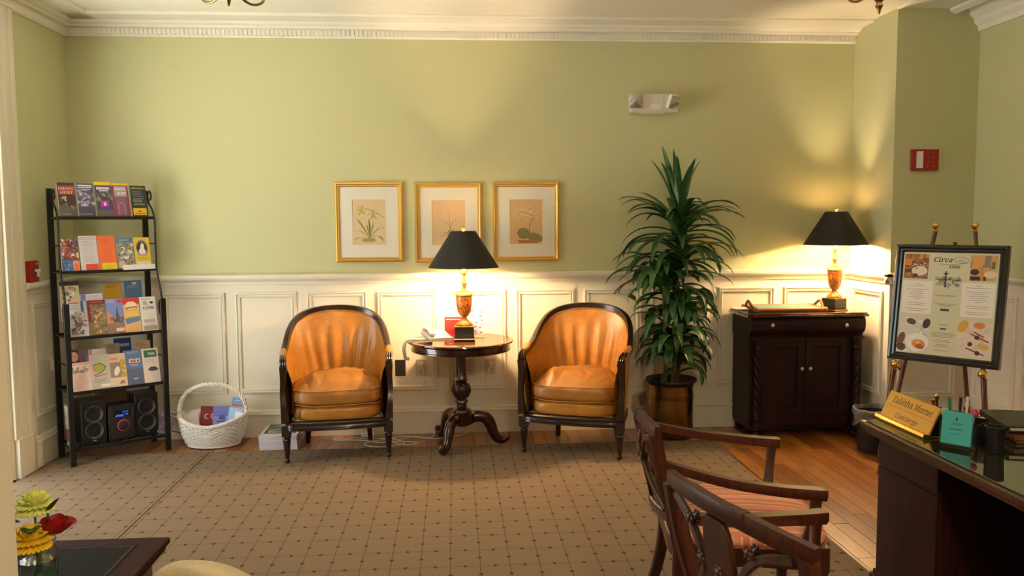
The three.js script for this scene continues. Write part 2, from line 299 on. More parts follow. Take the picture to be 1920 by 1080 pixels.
// ---------------------------------------------------------------- leather tub chairs
function makeTubChair() {
  const t = thing('tub_chair', 'x', 'armchair');
  const half = [[0.325, 0.632, 0.245], [0.334, 0.652, 0.15], [0.338, 0.668, 0.05], [0.330, 0.702, -0.03], [0.320, 0.752, -0.09], [0.302, 0.808, -0.15], [0.268, 0.858, -0.205], [0.205, 0.895, -0.252], [0.11, 0.916, -0.286]];
  const path = [...half.map(p => V(...p)), V(0, 0.922, -0.296), ...half.slice().reverse().map(p => V(-p[0], p[1], p[2]))];
  const rail = curve(path);
  const sideAt = (s, p) => V(p.x, 0, (p.z - 0.12) * 1.0).normalize();
  const prof = [[-0.021, -0.020], [0.010, -0.022], [0.020, -0.016], [0.024, -0.006], [0.018, 0.000], [0.024, 0.008], [0.020, 0.018], [0.006, 0.024], [0.000, 0.018], [-0.010, 0.024], [-0.021, 0.016]].map(([a, b]) => [a * 0.9, b * 0.84]);
  put('top_rail', sweep(path, prof, { n: 90, side: (s, p) => sideAt(s, p) }), M.dark, t);
  // inside of the back: from the seat up to the rail, padded, with folds that fan out from the seat
  const bottom = (s) => { const p = rail.getPoint(s), a = Math.atan2(p.z - 0.05, p.x); return V(p.x * 0.86, 0.30, p.z > 0 ? p.z : p.z * 0.62 - 0.005); };
  const inner = (s, v, off) => {
    const p = rail.getPoint(s), q = bottom(s), n = V(-p.x, 0, -(p.z - 0.16)).normalize();
    const top = p.clone().addScaledVector(n, 0.016); top.y -= 0.012;
    const r = q.lerp(top, v);
    const mid = Math.exp(-Math.pow((s - 0.5) / 0.135, 2)), fan = (s - 0.5) / (0.72 + 0.5 * v);
    const fold = mid * Math.pow(Math.sin(Math.PI * Math.min(1, Math.max(0, (v - 0.16) / 0.70))), 0.7);
    const w = Math.sin(fan * 118 + 0.6 + 0.9 * noise.noise(s * 9, v * 2.2, 0.4));
    r.addScaledVector(n, off + 0.022 * Math.sin(Math.PI * Math.min(1, v * 1.02)) + 0.0105 * fold * Math.sign(w) * Math.pow(Math.abs(w), 0.8) + 0.004 * noise.noise(s * 14, v * 3, 2.7));
    return r;
  };
  put('back_upholstery', surf((u, v) => inner(0.012 + 0.976 * u, v, 0).toArray(), 150, 30), M.leather, t);
  const outerBottom = s => { const p = rail.getPoint(s); return V(p.x * 0.93, 0.235, p.z > 0 ? p.z : p.z * 0.80 - 0.008); };
  put('outer_upholstery', surf((u, v) => { const s = 0.015 + 0.97 * u, p = rail.getPoint(s); const n = V(p.x, 0, p.z - 0.12).normalize(); const r = outerBottom(s).lerp(p.clone().addScaledVector(n, 0.002), v); return r.addScaledVector(n, 0.004 * Math.sin(Math.PI * v)).toArray(); }, 70, 6), M.leatherWorn, t);
  // nail heads under the rail
  const nails = []; for (let i = 0; i <= 128; i++) { const s = 0.10 + 0.80 * i / 128, p = inner(s, 0.985, 0.004); nails.push(ball(0.0038, p.x, p.y, p.z, 1, 1, 1, 5, 4)); }
  for (let i = 0; i <= 62; i++) { const x = -0.285 + 0.57 * i / 62; nails.push(ball(0.0036, x, 0.272, 0.283 - 0.30 * x * x * 0.9, 1, 1, 1, 5, 4)); }
  put('nail_heads', nails, M.agedBrass, t).userData.kind = 'stuff';
  // seat frame, deck and cushion
  const bow = [[0.305, 0.225], [0.29, 0.262], [0.17, 0.283], [0, 0.292], [-0.17, 0.283], [-0.29, 0.262], [-0.305, 0.225]];
  const ring = [...bow, [-0.30, 0.05], [-0.275, -0.10], [-0.20, -0.205], [0, -0.235], [0.20, -0.205], [0.275, -0.10], [0.30, 0.05]].map(([x, z]) => V(x, 0.236, z));
  put('seat_rail', sweep(ring, [[-0.024, -0.028], [0.020, -0.028], [0.020, -0.014], [0.026, -0.008], [0.020, 0], [0.020, 0.014], [0.025, 0.020], [0.016, 0.028], [-0.024, 0.028]], { n: 80, side: (s, p) => V(p.x, 0, p.z).normalize(), closed: true }), M.dark, t);
  const plan = (w, zf, zb) => th => { const c = Math.cos(th), s = Math.sin(th); return [w * sp(c, s > 0 ? 0.42 : 0.62) * (s < 0 ? 1 - 0.06 * s * s : 1), s > 0 ? zf * sp(s, 0.5) + 0.012 * s * (1 - c * c) : zb * Math.abs(s) ** 0.8 * -1]; };
  put('seat_base', pillow(plan(0.287, 0.272, 0.235), 0.255, 0.352, 0, { e: 0.14, nv: 18 }), M.leather, t);
  const cush = put('seat_cushion', pillow(plan(0.292, 0.272, 0.205), 0.346, 0.458, 0.085, { e: 0.26, nu: 110, nv: 60, wrinkle: 0.030 }), M.leatherWorn, t);
  const pl = plan(0.284, 0.268, 0.198), ringAt = y => Array.from({ length: 40 }, (_, i) => { const [x, z] = pl(i / 40 * 2 * Math.PI); return [x * 1.012, y + 0.003 * Math.sin(i), z * 1.012]; });
  put('piping', [tube(ringAt(0.452), 0.0042, 120, 6, true), tube(ringAt(0.358), 0.0042, 120, 6, true)], M.leatherWorn, cush);
  for (const sx of [1, -1]) {
    // arm front: a post that curves down to the seat rail, ending above in a reeded scroll
    put('arm_post', sweep([[sx * 0.322, 0.262, 0.262], [sx * 0.328, 0.36, 0.272], [sx * 0.333, 0.44, 0.258], [sx * 0.328, 0.53, 0.252], [sx * 0.326, 0.615, 0.262]], [[-0.020, -0.022], [0.020, -0.022], [0.022, 0.012], [0.014, 0.020], [0.008, 0.014], [0, 0.021], [-0.008, 0.014], [-0.014, 0.020], [-0.022, 0.012]], { n: 26, side: V(1, 0, 0), scale: u => 1.15 - 0.35 * Math.sin(u * Math.PI) }), M.dark, t);
    const reeds = []; for (const k of [-1, 0, 1]) reeds.push(sweep([[sx * 0.325 + k * 0.014, 0.612, 0.272], [sx * 0.326 + k * 0.014, 0.634, 0.276], [sx * 0.328 + k * 0.014, 0.650, 0.255], [sx * 0.331 + k * 0.013, 0.661, 0.215], [sx * 0.334 + k * 0.010, 0.668, 0.17]], ovalOutline(0.0135, 0.018, 8), { n: 16 }));
    put('arm_scroll', reeds, M.mahog, t);
    put('arm_pad', sweep([[sx * 0.332, 0.664, 0.185], [sx * 0.335, 0.672, 0.13], [sx * 0.337, 0.680, 0.08], [sx * 0.337, 0.690, 0.035]], ovalOutline(0.046, 0.030, 12), { n: 24, side: V(1, 0, 0), scale: u => 0.35 + 0.65 * Math.pow(Math.sin(Math.PI * Math.min(0.97, 0.06 + 0.9 * u)), 0.5) }), M.leather, t);
    put('leg', [box(0.058, 0.070, 0.058, sx * 0.316, 0.172, 0.25, 0.004), mv(lathe([[0, 0], [0.011, 0], [0.017, 0.008], [0.017, 0.020], [0.012, 0.028], [0.0145, 0.036], [0.023, 0.135], [0.026, 0.148], [0.020, 0.156], [0.028, 0.164], [0.027, 0.173], [0, 0.174]], 18), sx * 0.316, 0, 0.25)], M.dark, t);
    put('leg', sweep([[sx * 0.20, 0.23, -0.195], [sx * 0.205, 0.12, -0.205], [sx * 0.212, 0, -0.235]], rectOutline(0.046, 0.046, 0.15), { n: 8, scale: u => 1 - 0.35 * u }), M.dark, t);
  }
  return t;
}
{
  const a = makeTubChair(); a.position.set(-0.775, 0.0085, 0.425); a.rotation.y = 0.125;
  a.userData = { label: 'orange leather tub chair left of the pedestal table, over the stack of papers', category: 'armchair', group: 'pair of leather tub chairs' };
  copyOf(a, [0.835, 0.0085, 0.475], -0.385, 'orange leather tub chair between the pedestal table and the tall plant', 'pair of leather tub chairs');
}
// ---------------------------------------------------------------- pedestal table
const TX = 0.042, TZ = 0.388;
{
  const t = thing('pedestal_table', 'round dark wood pedestal table on three scrolled feet between the tub chairs', 'table', [TX, 0.0085, TZ]);
  put('tabletop', lathe([[0, 0.695], [0.325, 0.695], [0.335, 0.702], [0.348, 0.704], [0.356, 0.710], [0.354, 0.718], [0.340, 0.722], [0.328, 0.720], [0, 0.720]], 64), P(lin(0.10, 0.028, 0.014), 0.1, { map: grainTex, clearcoat: 1, clearcoatRoughness: 0.03 }), t);
  put('apron', lathe([[0, 0.696], [0, 0.650], [0.325, 0.650], [0.333, 0.655], [0.333, 0.662], [0.328, 0.666], [0.328, 0.696]], 64), M.mahog, t);
  const col = put('column', lathe([[0, 0.655], [0.075, 0.655], [0.07, 0.632], [0.040, 0.622], [0.034, 0.60], [0.036, 0.50], [0.040, 0.455], [0.046, 0.447], [0.040, 0.438], [0.036, 0.428], [0.048, 0.42], [0.058, 0.395], [0.060, 0.365], [0.050, 0.335], [0.034, 0.318], [0.044, 0.308], [0.046, 0.298], [0.036, 0.288], [0.038, 0.268], [0.060, 0.252], [0.070, 0.236], [0.070, 0.225], [0, 0.225]], 32), M.mahog, t);
  const gad = []; for (let k = 0; k < 16; k++) { const a = k / 16 * 2 * Math.PI; gad.push(sweep([0.425, 0.405, 0.38, 0.355, 0.33].map((y, i) => { const r = [0.046, 0.056, 0.061, 0.057, 0.046][i]; return [Math.cos(a) * r, y, Math.sin(a) * r]; }), ovalOutline(0.014, 0.009, 6), { n: 8, side: V(-Math.sin(a), 0, Math.cos(a)), scale: u => 0.5 + Math.sin(u * Math.PI) * 0.5 })); }
  put('gadroon', gad, M.mahog, col);
  put('hub', lathe([[0, 0.232], [0.085, 0.232], [0.095, 0.222], [0.09, 0.212], [0.088, 0.16], [0.07, 0.145], [0.03, 0.13], [0, 0.128]], 24), M.mahog, t);
  for (const deg of [116, -3, 237]) {
    const a = deg * Math.PI / 180, c = Math.cos(a), s = Math.sin(a), at = (r, y) => [c * r, y, s * r];
    const leg = put('leg', sweep([at(0.05, 0.185), at(0.11, 0.195), at(0.165, 0.180), at(0.195, 0.135), at(0.213, 0.085), at(0.238, 0.042), at(0.272, 0.026), at(0.300, 0.036), at(0.306, 0.055), at(0.296, 0.066)], ovalOutline(0.062, 0.072, 12), { n: 40, side: V(-s, 0, c), scale: u => u < 0.3 ? 1.12 : u < 0.75 ? 1.12 - (u - 0.3) * 1.0 : 0.67 - (u - 0.75) * 0.7 }), M.mahog, t);
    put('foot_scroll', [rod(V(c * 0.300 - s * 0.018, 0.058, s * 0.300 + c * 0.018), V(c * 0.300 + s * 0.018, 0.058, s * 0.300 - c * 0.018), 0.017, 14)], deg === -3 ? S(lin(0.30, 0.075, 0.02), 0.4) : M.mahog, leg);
  }
}
// ---------------------------------------------------------------- table lamps
function makeLamp() {
  const t = thing('table_lamp', 'x', 'lamp');
  const base = put('base', [box(0.138, 0.012, 0.138, 0, 0, 0, 0.003), box(0.126, 0.078, 0.126, 0, 0.012, 0, 0.003)], S(lin(0.012, 0.013, 0.011), 0.35), t);
  put('gilt_edge', box(0.142, 0.008, 0.142, 0, 0.0, 0, 0.003), M.agedBrass, base); put('gilt_edge', box(0.130, 0.005, 0.130, 0, 0.088, 0, 0.002), M.agedBrass, base);
  const urn = put('urn', lathe([[0, 0.092], [0.052, 0.093], [0.056, 0.100], [0.052, 0.110], [0.036, 0.122], [0.020, 0.136], [0.017, 0.148], [0.024, 0.158], [0.036, 0.172], [0.047, 0.200], [0.052, 0.24], [0.054, 0.285], [0.055, 0.30]], 36), M.burl, t);
  put('gilt_ring', lathe([[0.045, 0.296], [0.058, 0.298], [0.061, 0.304], [0.058, 0.310], [0.060, 0.314], [0.054, 0.322], [0.03, 0.328], [0, 0.330]], 36), M.gold, urn);
  put('neck', lathe([[0.018, 0.326], [0.030, 0.332], [0.016, 0.342], [0.014, 0.352], [0.020, 0.372], [0.021, 0.386], [0.013, 0.392], [0.010, 0.415], [0.012, 0.44], [0, 0.44]], 20), M.gold, t);
  const sh = put('lamp_shade', lathe([[0.0795, 0.735], [0.2325, 0.490], [0.2345, 0.490], [0.0815, 0.736], [0.0795, 0.735]], 56), M.shade, t);
  put('shade_lining', lathe([[0.0775, 0.734], [0.2305, 0.491]], 56), M.shadeIn, sh);
  put('harp', [tube([[0.012, 0.43, 0], [0.045, 0.50, 0], [0.052, 0.60, 0], [0.03, 0.70, 0], [0, 0.735, 0]], 0.002, 24, 5), tube([[-0.012, 0.43, 0], [-0.045, 0.50, 0], [-0.052, 0.60, 0], [-0.03, 0.70, 0], [0, 0.735, 0]], 0.002, 24, 5), rod(V(-0.08, 0.733, 0), V(0.08, 0.733, 0), 0.0018, 5), rod(V(0, 0.733, -0.08), V(0, 0.733, 0.08), 0.0018, 5)], M.brass, t);
  put('finial', lathe([[0.004, 0.733], [0.010, 0.738], [0.006, 0.744], [0.012, 0.752], [0.010, 0.762], [0, 0.770]], 14), M.brass, t);
  put('socket', lathe([[0.0, 0.44], [0.018, 0.44], [0.019, 0.48], [0.014, 0.488], [0, 0.488]], 16), M.brass, t);
  put('bulb', ball(0.029, 0, 0.545, 0), S(0x000000, 0.5, { emissive: WARM, emissiveIntensity: 18 }), t);
  const l = new THREE.PointLight(WARM, LAMP, 0, 2); l.name = 'lamp_light'; l.position.set(0, 0.545, 0); l.castShadow = true; l.shadow.radius = 1.2; l.shadow.mapSize.set(1024, 1024); l.shadow.bias = -0.002; t.add(l);
  return t;
}
const lampA = makeLamp(); lampA.position.set(0.066, 0.7325, 0.390); lampA.scale.y = 0.98;
lampA.userData = { label: 'lit table lamp with black cone shade on the round pedestal table', category: 'lamp', group: 'pair of urn lamps with black shades' };
copyOf(lampA, [2.688, 0.8765, 0.238], 0.42, 'lit table lamp with black cone shade on the dark cabinet in the corner', 'pair of urn lamps with black shades').scale.set(0.93, 0.945, 0.93);
// ---------------------------------------------------------------- on the pedestal table
{
  const t = thing('telephone', 'white desk telephone lying on the round table left of the lamp', 'telephone', [-0.120, 0.733, 0.40], 0.35);
  put('body', sweep([[0, 0.012, 0.105], [0, 0.018, 0.06], [0, 0.032, -0.03], [0, 0.040, -0.095]], rectOutline(0.155, 0.024, 0.25), { n: 10, side: V(1, 0, 0), scale: u => [1, 1 + u * 0.55] }), M.plastic, t);
  put('handset', [sweep([[-0.052, 0.058, 0.075], [-0.052, 0.068, 0.04], [-0.052, 0.075, -0.02], [-0.052, 0.073, -0.085]], ovalOutline(0.040, 0.022, 12), { n: 16 }), ball(0.024, -0.052, 0.050, 0.072, 1, 0.75, 1), ball(0.024, -0.052, 0.062, -0.078, 1, 0.8, 1)], M.plastic, t);
  const keys = []; for (let i = 0; i < 4; i++) for (let j = 0; j < 3; j++) keys.push(box(0.013, 0.006, 0.010, 0.012 + j * 0.02, 0.033 + (3 - i) * 0.0026 - 0.004, 0.055 - (3 - i) * 0.018, 0.002));
  put('keypad', keys, S(lin(0.5, 0.5, 0.48), 0.4), t);
  const coil = []; const run = curve([[-0.15, 0.744, 0.44], [-0.18, 0.742, 0.46], [-0.225, 0.742, 0.47], [-0.265, 0.744, 0.475], [-0.312, 0.738, 0.475], [-0.334, 0.69, 0.475], [-0.330, 0.65, 0.475], [-0.322, 0.62, 0.47], [-0.300, 0.615, 0.46]]);
  for (let i = 0; i <= 520; i++) { const u = i / 520, p = run.getPoint(u), g = run.getTangent(u), b = V(0, 0.3, 1).cross(g).normalize(), n = g.clone().cross(b), a = u * 2 * Math.PI * 52; coil.push(p.addScaledVector(b, 0.0085 * Math.cos(a)).addScaledVector(n, 0.0085 * Math.sin(a))); }
  putWorld('coiled_cord', new THREE.TubeGeometry(new THREE.CatmullRomCurve3(coil), 1100, 0.0036, 5), M.plastic, t);
  const tri = (w, h, draw) => canvasTex(w, h, draw);
  const red = new THREE.BoxGeometry(0.135, 0.135, 0.006); const rt = tri(256, 256, (c, w, h) => { c.fillStyle = '#a8262c'; c.fillRect(0, 0, w, h); c.fillStyle = '#f3e2d8'; for (let i = 0; i < 14; i++) c.fillRect(20 + i * 14, 26, 9, 8 + (i * 5) % 7); c.fillStyle = '#8e1a22'; c.fillRect(0, 150, w, 60); });
  const sd = S(lin(0.6, 0.1, 0.1), 0.5); const rm = new THREE.Mesh(red, [sd, sd, sd, sd, S(0xffffff, 0.45, { map: rt }), sd]); rm.name = numbered('card'); rm.castShadow = rm.receiveShadow = true; rm.rotation.set(-0.2, 0.12, 0); rm.position.set(0.0, 0.80, 0.27); scene.add(rm);
  tag(rm, 'red printed card standing behind the telephone on the round table', 'card');
  const h = thing('leaflet_holder', 'clear stand with a purple leaflet behind the lamp on the round table', 'stand', [0.150, 0.733, 0.28], -0.1);
  const lt = tri(160, 256, (c, w, h) => { c.fillStyle = '#d9c6dc'; c.fillRect(0, 0, w, h); for (let i = 0; i < 26; i++) { c.fillStyle = ['#a583b4', '#8d6aa4', '#cbb3d3', '#6f5a86'][i % 4]; c.fillRect(rnd() * w * 0.8, rnd() * h, 30, 14); } });
  const pg = new THREE.BoxGeometry(0.105, 0.17, 0.004); const ls = M.paper; const lm = new THREE.Mesh(pg, [ls, ls, ls, ls, S(0xffffff, 0.5, { map: lt }), ls]); lm.name = 'leaflet'; lm.position.set(0, 0.10, 0); lm.rotation.x = -0.12; lm.castShadow = lm.receiveShadow = true; h.add(lm);
  put('stand', [box(0.112, 0.004, 0.06, 0, 0, 0.01, 0.001), box(0.112, 0.178, 0.003, 0, 0.004, 0, 0.001).rotateX(-0.12).translate(0, 0, 0.006)], M.glass, h);
}
// ---------------------------------------------------------------- framed botanical prints
function leafPath(c, x0, y0, x1, y1, x2, y2, w) { c.beginPath(); c.moveTo(x0, y0); c.quadraticCurveTo(x1 - w, y1, x2, y2); c.quadraticCurveTo(x1 + w, y1, x0, y0); c.fill(); }
const prints = [
  (c, w, h) => { for (const [a, b, d, e, f] of [[0.30, 0.55, 0.10, 0.40, 14], [0.53, 0.55, 0.48, 0.42, 12], [0.45, 0.6, 0.42, 0.55, 8], [0.62, 0.6, 0.62, 0.48, 8], [0.20, 0.60, 0.02, 0.72, 10], [0.82, 0.50, 0.97, 0.68, 10], [0.22, 0.78, 0.05, 0.90, 18], [0.82, 0.72, 0.93, 0.95, 16]]) { c.fillStyle = ['#7d7a45', '#8c8a52', '#6c6a3c'][Math.floor(rnd() * 3)]; leafPath(c, w * 0.52, h * 0.88, a * w, b * h, d * w, e * h, f); } c.strokeStyle = '#857a58'; c.lineWidth = 3; c.beginPath(); c.moveTo(w * 0.98, h * 0.42); c.quadraticCurveTo(w * 0.6, h * 0.2, w * 0.3, h * 0.18); c.stroke(); for (const [x, y] of [[0.28, 0.2], [0.62, 0.3]]) { c.fillStyle = '#a39a58'; for (let k = 0; k < 6; k++) leafPath(c, x * w, y * h, x * w + Math.cos(k) * 26, y * h + Math.sin(k) * 26, x * w + Math.cos(k) * 44, y * h + 14 + Math.sin(k) * 40, 9); c.fillStyle = '#c4b04c'; c.beginPath(); c.ellipse(x * w, y * h + 16, 14, 20, 0, 0, 7); c.fill(); } c.fillStyle = '#a89a50'; c.beginPath(); c.ellipse(w * 0.48, h * 0.9, 52, 14, 0, 0, 7); c.fill(); },
  (c, w, h) => { c.fillStyle = '#93854c'; for (let k = 0; k < 16; k++) { const a = Math.PI * (0.02 + k / 15 * 0.96); leafPath(c, w * 0.55, h * 0.80, w * 0.55 - Math.cos(a) * 46, h * 0.78 - Math.sin(a) * 40, w * 0.55 - Math.cos(a) * (70 + rnd() * 30), h * 0.83 - Math.sin(a) * 62 + (k % 3) * 14, 7); } c.strokeStyle = '#9a8a5c'; c.lineWidth = 3; for (const [x, y] of [[0.5, 0.3], [0.38, 0.5], [0.7, 0.45]]) { c.beginPath(); c.moveTo(w * 0.55, h * 0.75); c.quadraticCurveTo(w * 0.55, h * 0.5, x * w, y * h); c.stroke(); c.fillStyle = '#c9b07e'; for (let k = 0; k < 5; k++) leafPath(c, x * w, y * h, x * w + Math.cos(k * 1.26) * 16, y * h + Math.sin(k * 1.26) * 16, x * w + Math.cos(k * 1.26) * 28, y * h + Math.sin(k * 1.26) * 28, 6); } },
  (c, w, h) => { c.strokeStyle = '#7c5a34'; c.lineWidth = 4; c.beginPath(); c.moveTo(w * 0.60, h * 0.72); c.quadraticCurveTo(w * 0.58, h * 0.55, w * 0.74, h * 0.4); c.quadraticCurveTo(w * 0.6, h * 0.28, w * 0.2, h * 0.3); c.stroke(); for (const [x, y] of [[0.2, 0.33], [0.32, 0.27], [0.45, 0.28], [0.6, 0.22], [0.52, 0.4], [0.64, 0.34], [0.8, 0.36]]) { c.fillStyle = '#e2c4a0'; for (let k = 0; k < 5; k++) leafPath(c, x * w, y * h, x * w + Math.cos(k * 1.26) * 18, y * h + Math.sin(k * 1.26) * 18, x * w + Math.cos(k * 1.26) * 30, y * h + Math.sin(k * 1.26) * 30, 11); c.fillStyle = '#8d6a4c'; c.fillRect(x * w - 4, y * h - 3, 9, 6); } c.fillStyle = '#6a6030'; c.beginPath(); c.ellipse(w * 0.42, h * 0.76, 46, 38, 0.1, 0, 7); c.fill(); c.strokeStyle = '#a59a62'; for (let k = -3; k < 4; k++) { c.beginPath(); c.moveTo(w * 0.42 + k * 11, h * 0.67); c.lineTo(w * 0.42 + k * 12, h * 0.84); c.stroke(); } c.fillStyle = '#857a44'; c.beginPath(); c.ellipse(w * 0.76, h * 0.85, 62, 32, 0.25, 0, 7); c.fill(); c.fillStyle = '#b2663c'; c.fillRect(w * 0.26, h * 0.91, w * 0.6, h * 0.07); },
];
const printLabels = ['gold framed orchid print with long yellow-green leaves, left of the lamp shade', 'gold framed orchid print partly hidden behind the black lamp shade', 'gold framed orchid print on tan paper with white blossom, right of the lamp shade'];
[[-0.590, 1.5165, '#e0c9a0'], [-0.0326, 1.510, '#e3c298'], [0.518, 1.5135, '#d8ae7c']].forEach(([x, y, paper], i) => {
  const t = thing('framed_print', printLabels[i], 'picture', [x, y, 0.003], 0, 'three botanical prints in gold frames');
  put('frame', frameRing(0.471, 0.560, [[0, 0], [0, 0.017], [0.004, 0.022], [0.013, 0.024], [0.020, 0.018], [0.026, 0.019], [0.032, 0.012], [0.034, 0.006]]), M.gold, t);
  put('backing', span(-0.22, 0.22, -0.27, 0.27, 0, 0.004), M.paper, t);
  const mw = 0.098, mh = 0.094, mat = [];
  mat.push(span(-0.206, 0.206, 0.158, 0.25, 0.004, 0.008), span(-0.206, 0.206, -0.25, -0.158, 0.004, 0.008), span(-0.206, -0.117, -0.158, 0.158, 0.004, 0.008), span(0.117, 0.206, -0.158, 0.158, 0.004, 0.008));
  put('mat_board', mat, S(lin(0.80, 0.77, 0.68), 0.7), t);
  const px = canvasTex(240, 320, (c, w, h) => { c.fillStyle = paper; c.fillRect(0, 0, w, h); prints[i](c, w, h); });
  const pic = put('print', new THREE.PlaneGeometry(0.234, 0.316).translate(0, 0, 0.0052), S(0xffffff, 0.8, { map: px }), t, true);
  put('glazing', span(-0.206, 0.206, -0.25, 0.25, 0.0092, 0.0102), M.glass, t);
});
// ---------------------------------------------------------------- tall plant in a brass pot
{
  const t = thing('potted_plant', 'tall leafy green plant with strap leaves in a brass pot right of the tub chairs', 'plant', [1.515, 0.0005, 0.25]);
  const pot = put('pot', [lathe([[0, 0], [0.150, 0], [0.154, 0.01], [0.154, 0.275], [0.158, 0.278], [0.158, 0.284], [0.154, 0.287], [0.154, 0.293], [0.158, 0.296], [0.158, 0.302], [0.154, 0.305], [0.153, 0.365], [0.157, 0.37], [0.157, 0.376], [0.148, 0.376], [0.148, 0.02], [0, 0.02]], 48)], S(lin(0.27, 0.165, 0.055), 0.26, { metalness: 1 }), t);
  put('inner_pot', lathe([[0.13, 0.02], [0.142, 0.372], [0.172, 0.392], [0.178, 0.402], [0.176, 0.412], [0.166, 0.410], [0.140, 0.395], [0.132, 0.372], [0, 0.368]], 40), M.black, pot);
  const stems = [[0.02, 0.01, 1.52, 0.02, 0], [-0.045, 0.03, 1.20, -0.04, 0.05], [0.05, -0.03, 1.02, 0.07, -0.02], [-0.01, 0.05, 0.78, 0.02, 0.09]].map(([x, z, h, dx, dz]) => curve([[x, 0.37, z], [x + dx * 0.5, 0.37 + (h - 0.37) * 0.5, z + dz * 0.5 + 0.01], [x + dx, h, z + dz]]));
  for (const s of stems) put('stem', new THREE.TubeGeometry(s, 14, 0.013, 7), S(lin(0.10, 0.075, 0.04), 0.8), t);
  const leafGeo = (bx, by, bz, az, el, len, wid, droop, twist) => {
    const N = 12, pts = []; let x = bx, y = by, z = bz, e = el; const st = len / N;
    const pos = [], idx = [];
    for (let i = 0; i <= N; i++) {
      const u = i / N, w = wid * (0.12 + 0.88 * Math.pow(Math.sin(Math.PI * Math.pow(u, 0.72)), 0.8)) * (i === N ? 0.1 : 1);
      const dx = Math.cos(e) * Math.cos(az), dy = Math.sin(e), dz = Math.cos(e) * Math.sin(az);
      const sx = -Math.sin(az + twist * u), sz = Math.cos(az + twist * u), nx = -Math.sin(e) * Math.cos(az), ny = Math.cos(e), nz = -Math.sin(e) * Math.sin(az);
      for (const k of [-1, -0.45, 0, 0.45, 1]) { const c = Math.abs(k) * w * 0.34; pos.push(x + sx * k * w + nx * c, y + ny * c, z + sz * k * w + nz * c); }
      x += dx * st; y += dy * st; z += dz * st; e -= droop / N * (0.35 + 1.3 * u);
    }
    for (let i = 0; i < N; i++) for (let j = 0; j < 4; j++) { const a = i * 5 + j; idx.push(a, a + 1, a + 5, a + 1, a + 6, a + 5); }
    for (let i = 0; i < pos.length; i += 3) if (pos[i + 2] < -0.19) pos[i + 2] = -0.19 - 0.03 * (1 - Math.exp((pos[i + 2] + 0.19) * 6));   // pressed against the wall behind
    for (let i = 0; i < pos.length; i += 3) if (pos[i + 1] < 1.0 && pos[i] < -0.27) pos[i] = -0.27 - 0.03 * (1 - Math.exp((pos[i] + 0.27) * 7));   // bent aside by the chair back
    const g = new THREE.BufferGeometry(); g.setAttribute('position', new THREE.Float32BufferAttribute(pos, 3)); g.setIndex(idx); g.computeVertexNormals(); return g;
  };
  const add = (b, az, el, len, wid, droop) => put('leaf', leafGeo(b.x, b.y, b.z, az, el, len, wid, droop, rr(-0.5, 0.5)), rnd() < 0.72 ? M.leaf : M.leaf2, t);
  const whorl = (s, u0, u1, n, f) => { for (let i = 0; i < n; i++) { const u = u0 + (u1 - u0) * (i + rnd() * 0.6) / n, b = s.getPoint(Math.min(u, 1)); f(b, u, i * 2.39996 + rr(-0.25, 0.25), i / n); } };
  whorl(stems[0], 0.985, 1, 10, (b, u, az, k) => add(b, az, rr(1.20, 1.42), rr(0.36, 0.54), 0.030, rr(0.1, 0.45)));
  whorl(stems[0], 0.90, 0.99, 22, (b, u, az) => add(b, az, rr(0.55, 1.0), rr(0.44, 0.58), 0.030, rr(1.1, 2.0)));
  whorl(stems[0], 0.66, 0.97, 46, (b, u, az) => add(b, az, rr(0.15, 0.75), rr(0.42, 0.52), 0.030, rr(1.2, 2.1)));
  whorl(stems[0], 0.30, 0.62, 24, (b, u, az) => add(b, az, rr(0.0, 0.6), rr(0.26, 0.38), 0.034, rr(1.6, 2.4)));
  whorl(stems[1], 0.75, 1, 32, (b, u, az) => add(b, az, rr(0.2, 1.0), rr(0.36, 0.48), 0.035, rr(1.6, 2.6)));
  whorl(stems[1], 0.25, 0.75, 22, (b, u, az) => add(b, az, rr(0.1, 0.7), rr(0.26, 0.38), 0.033, rr(1.6, 2.4)));
  whorl(stems[2], 0.55, 1, 28, (b, u, az) => add(b, az, rr(0.1, 0.9), rr(0.28, 0.40), 0.034, rr(1.7, 2.7)));
  whorl(stems[2], 0.1, 0.55, 14, (b, u, az) => add(b, az, rr(0.1, 0.7), rr(0.22, 0.32), 0.028, rr(1.6, 2.4)));
  whorl(stems[3], 0.35, 1, 30, (b, u, az) => add(b, az, rr(0.1, 0.9), rr(0.26, 0.36), 0.033, rr(1.8, 2.8)));
}
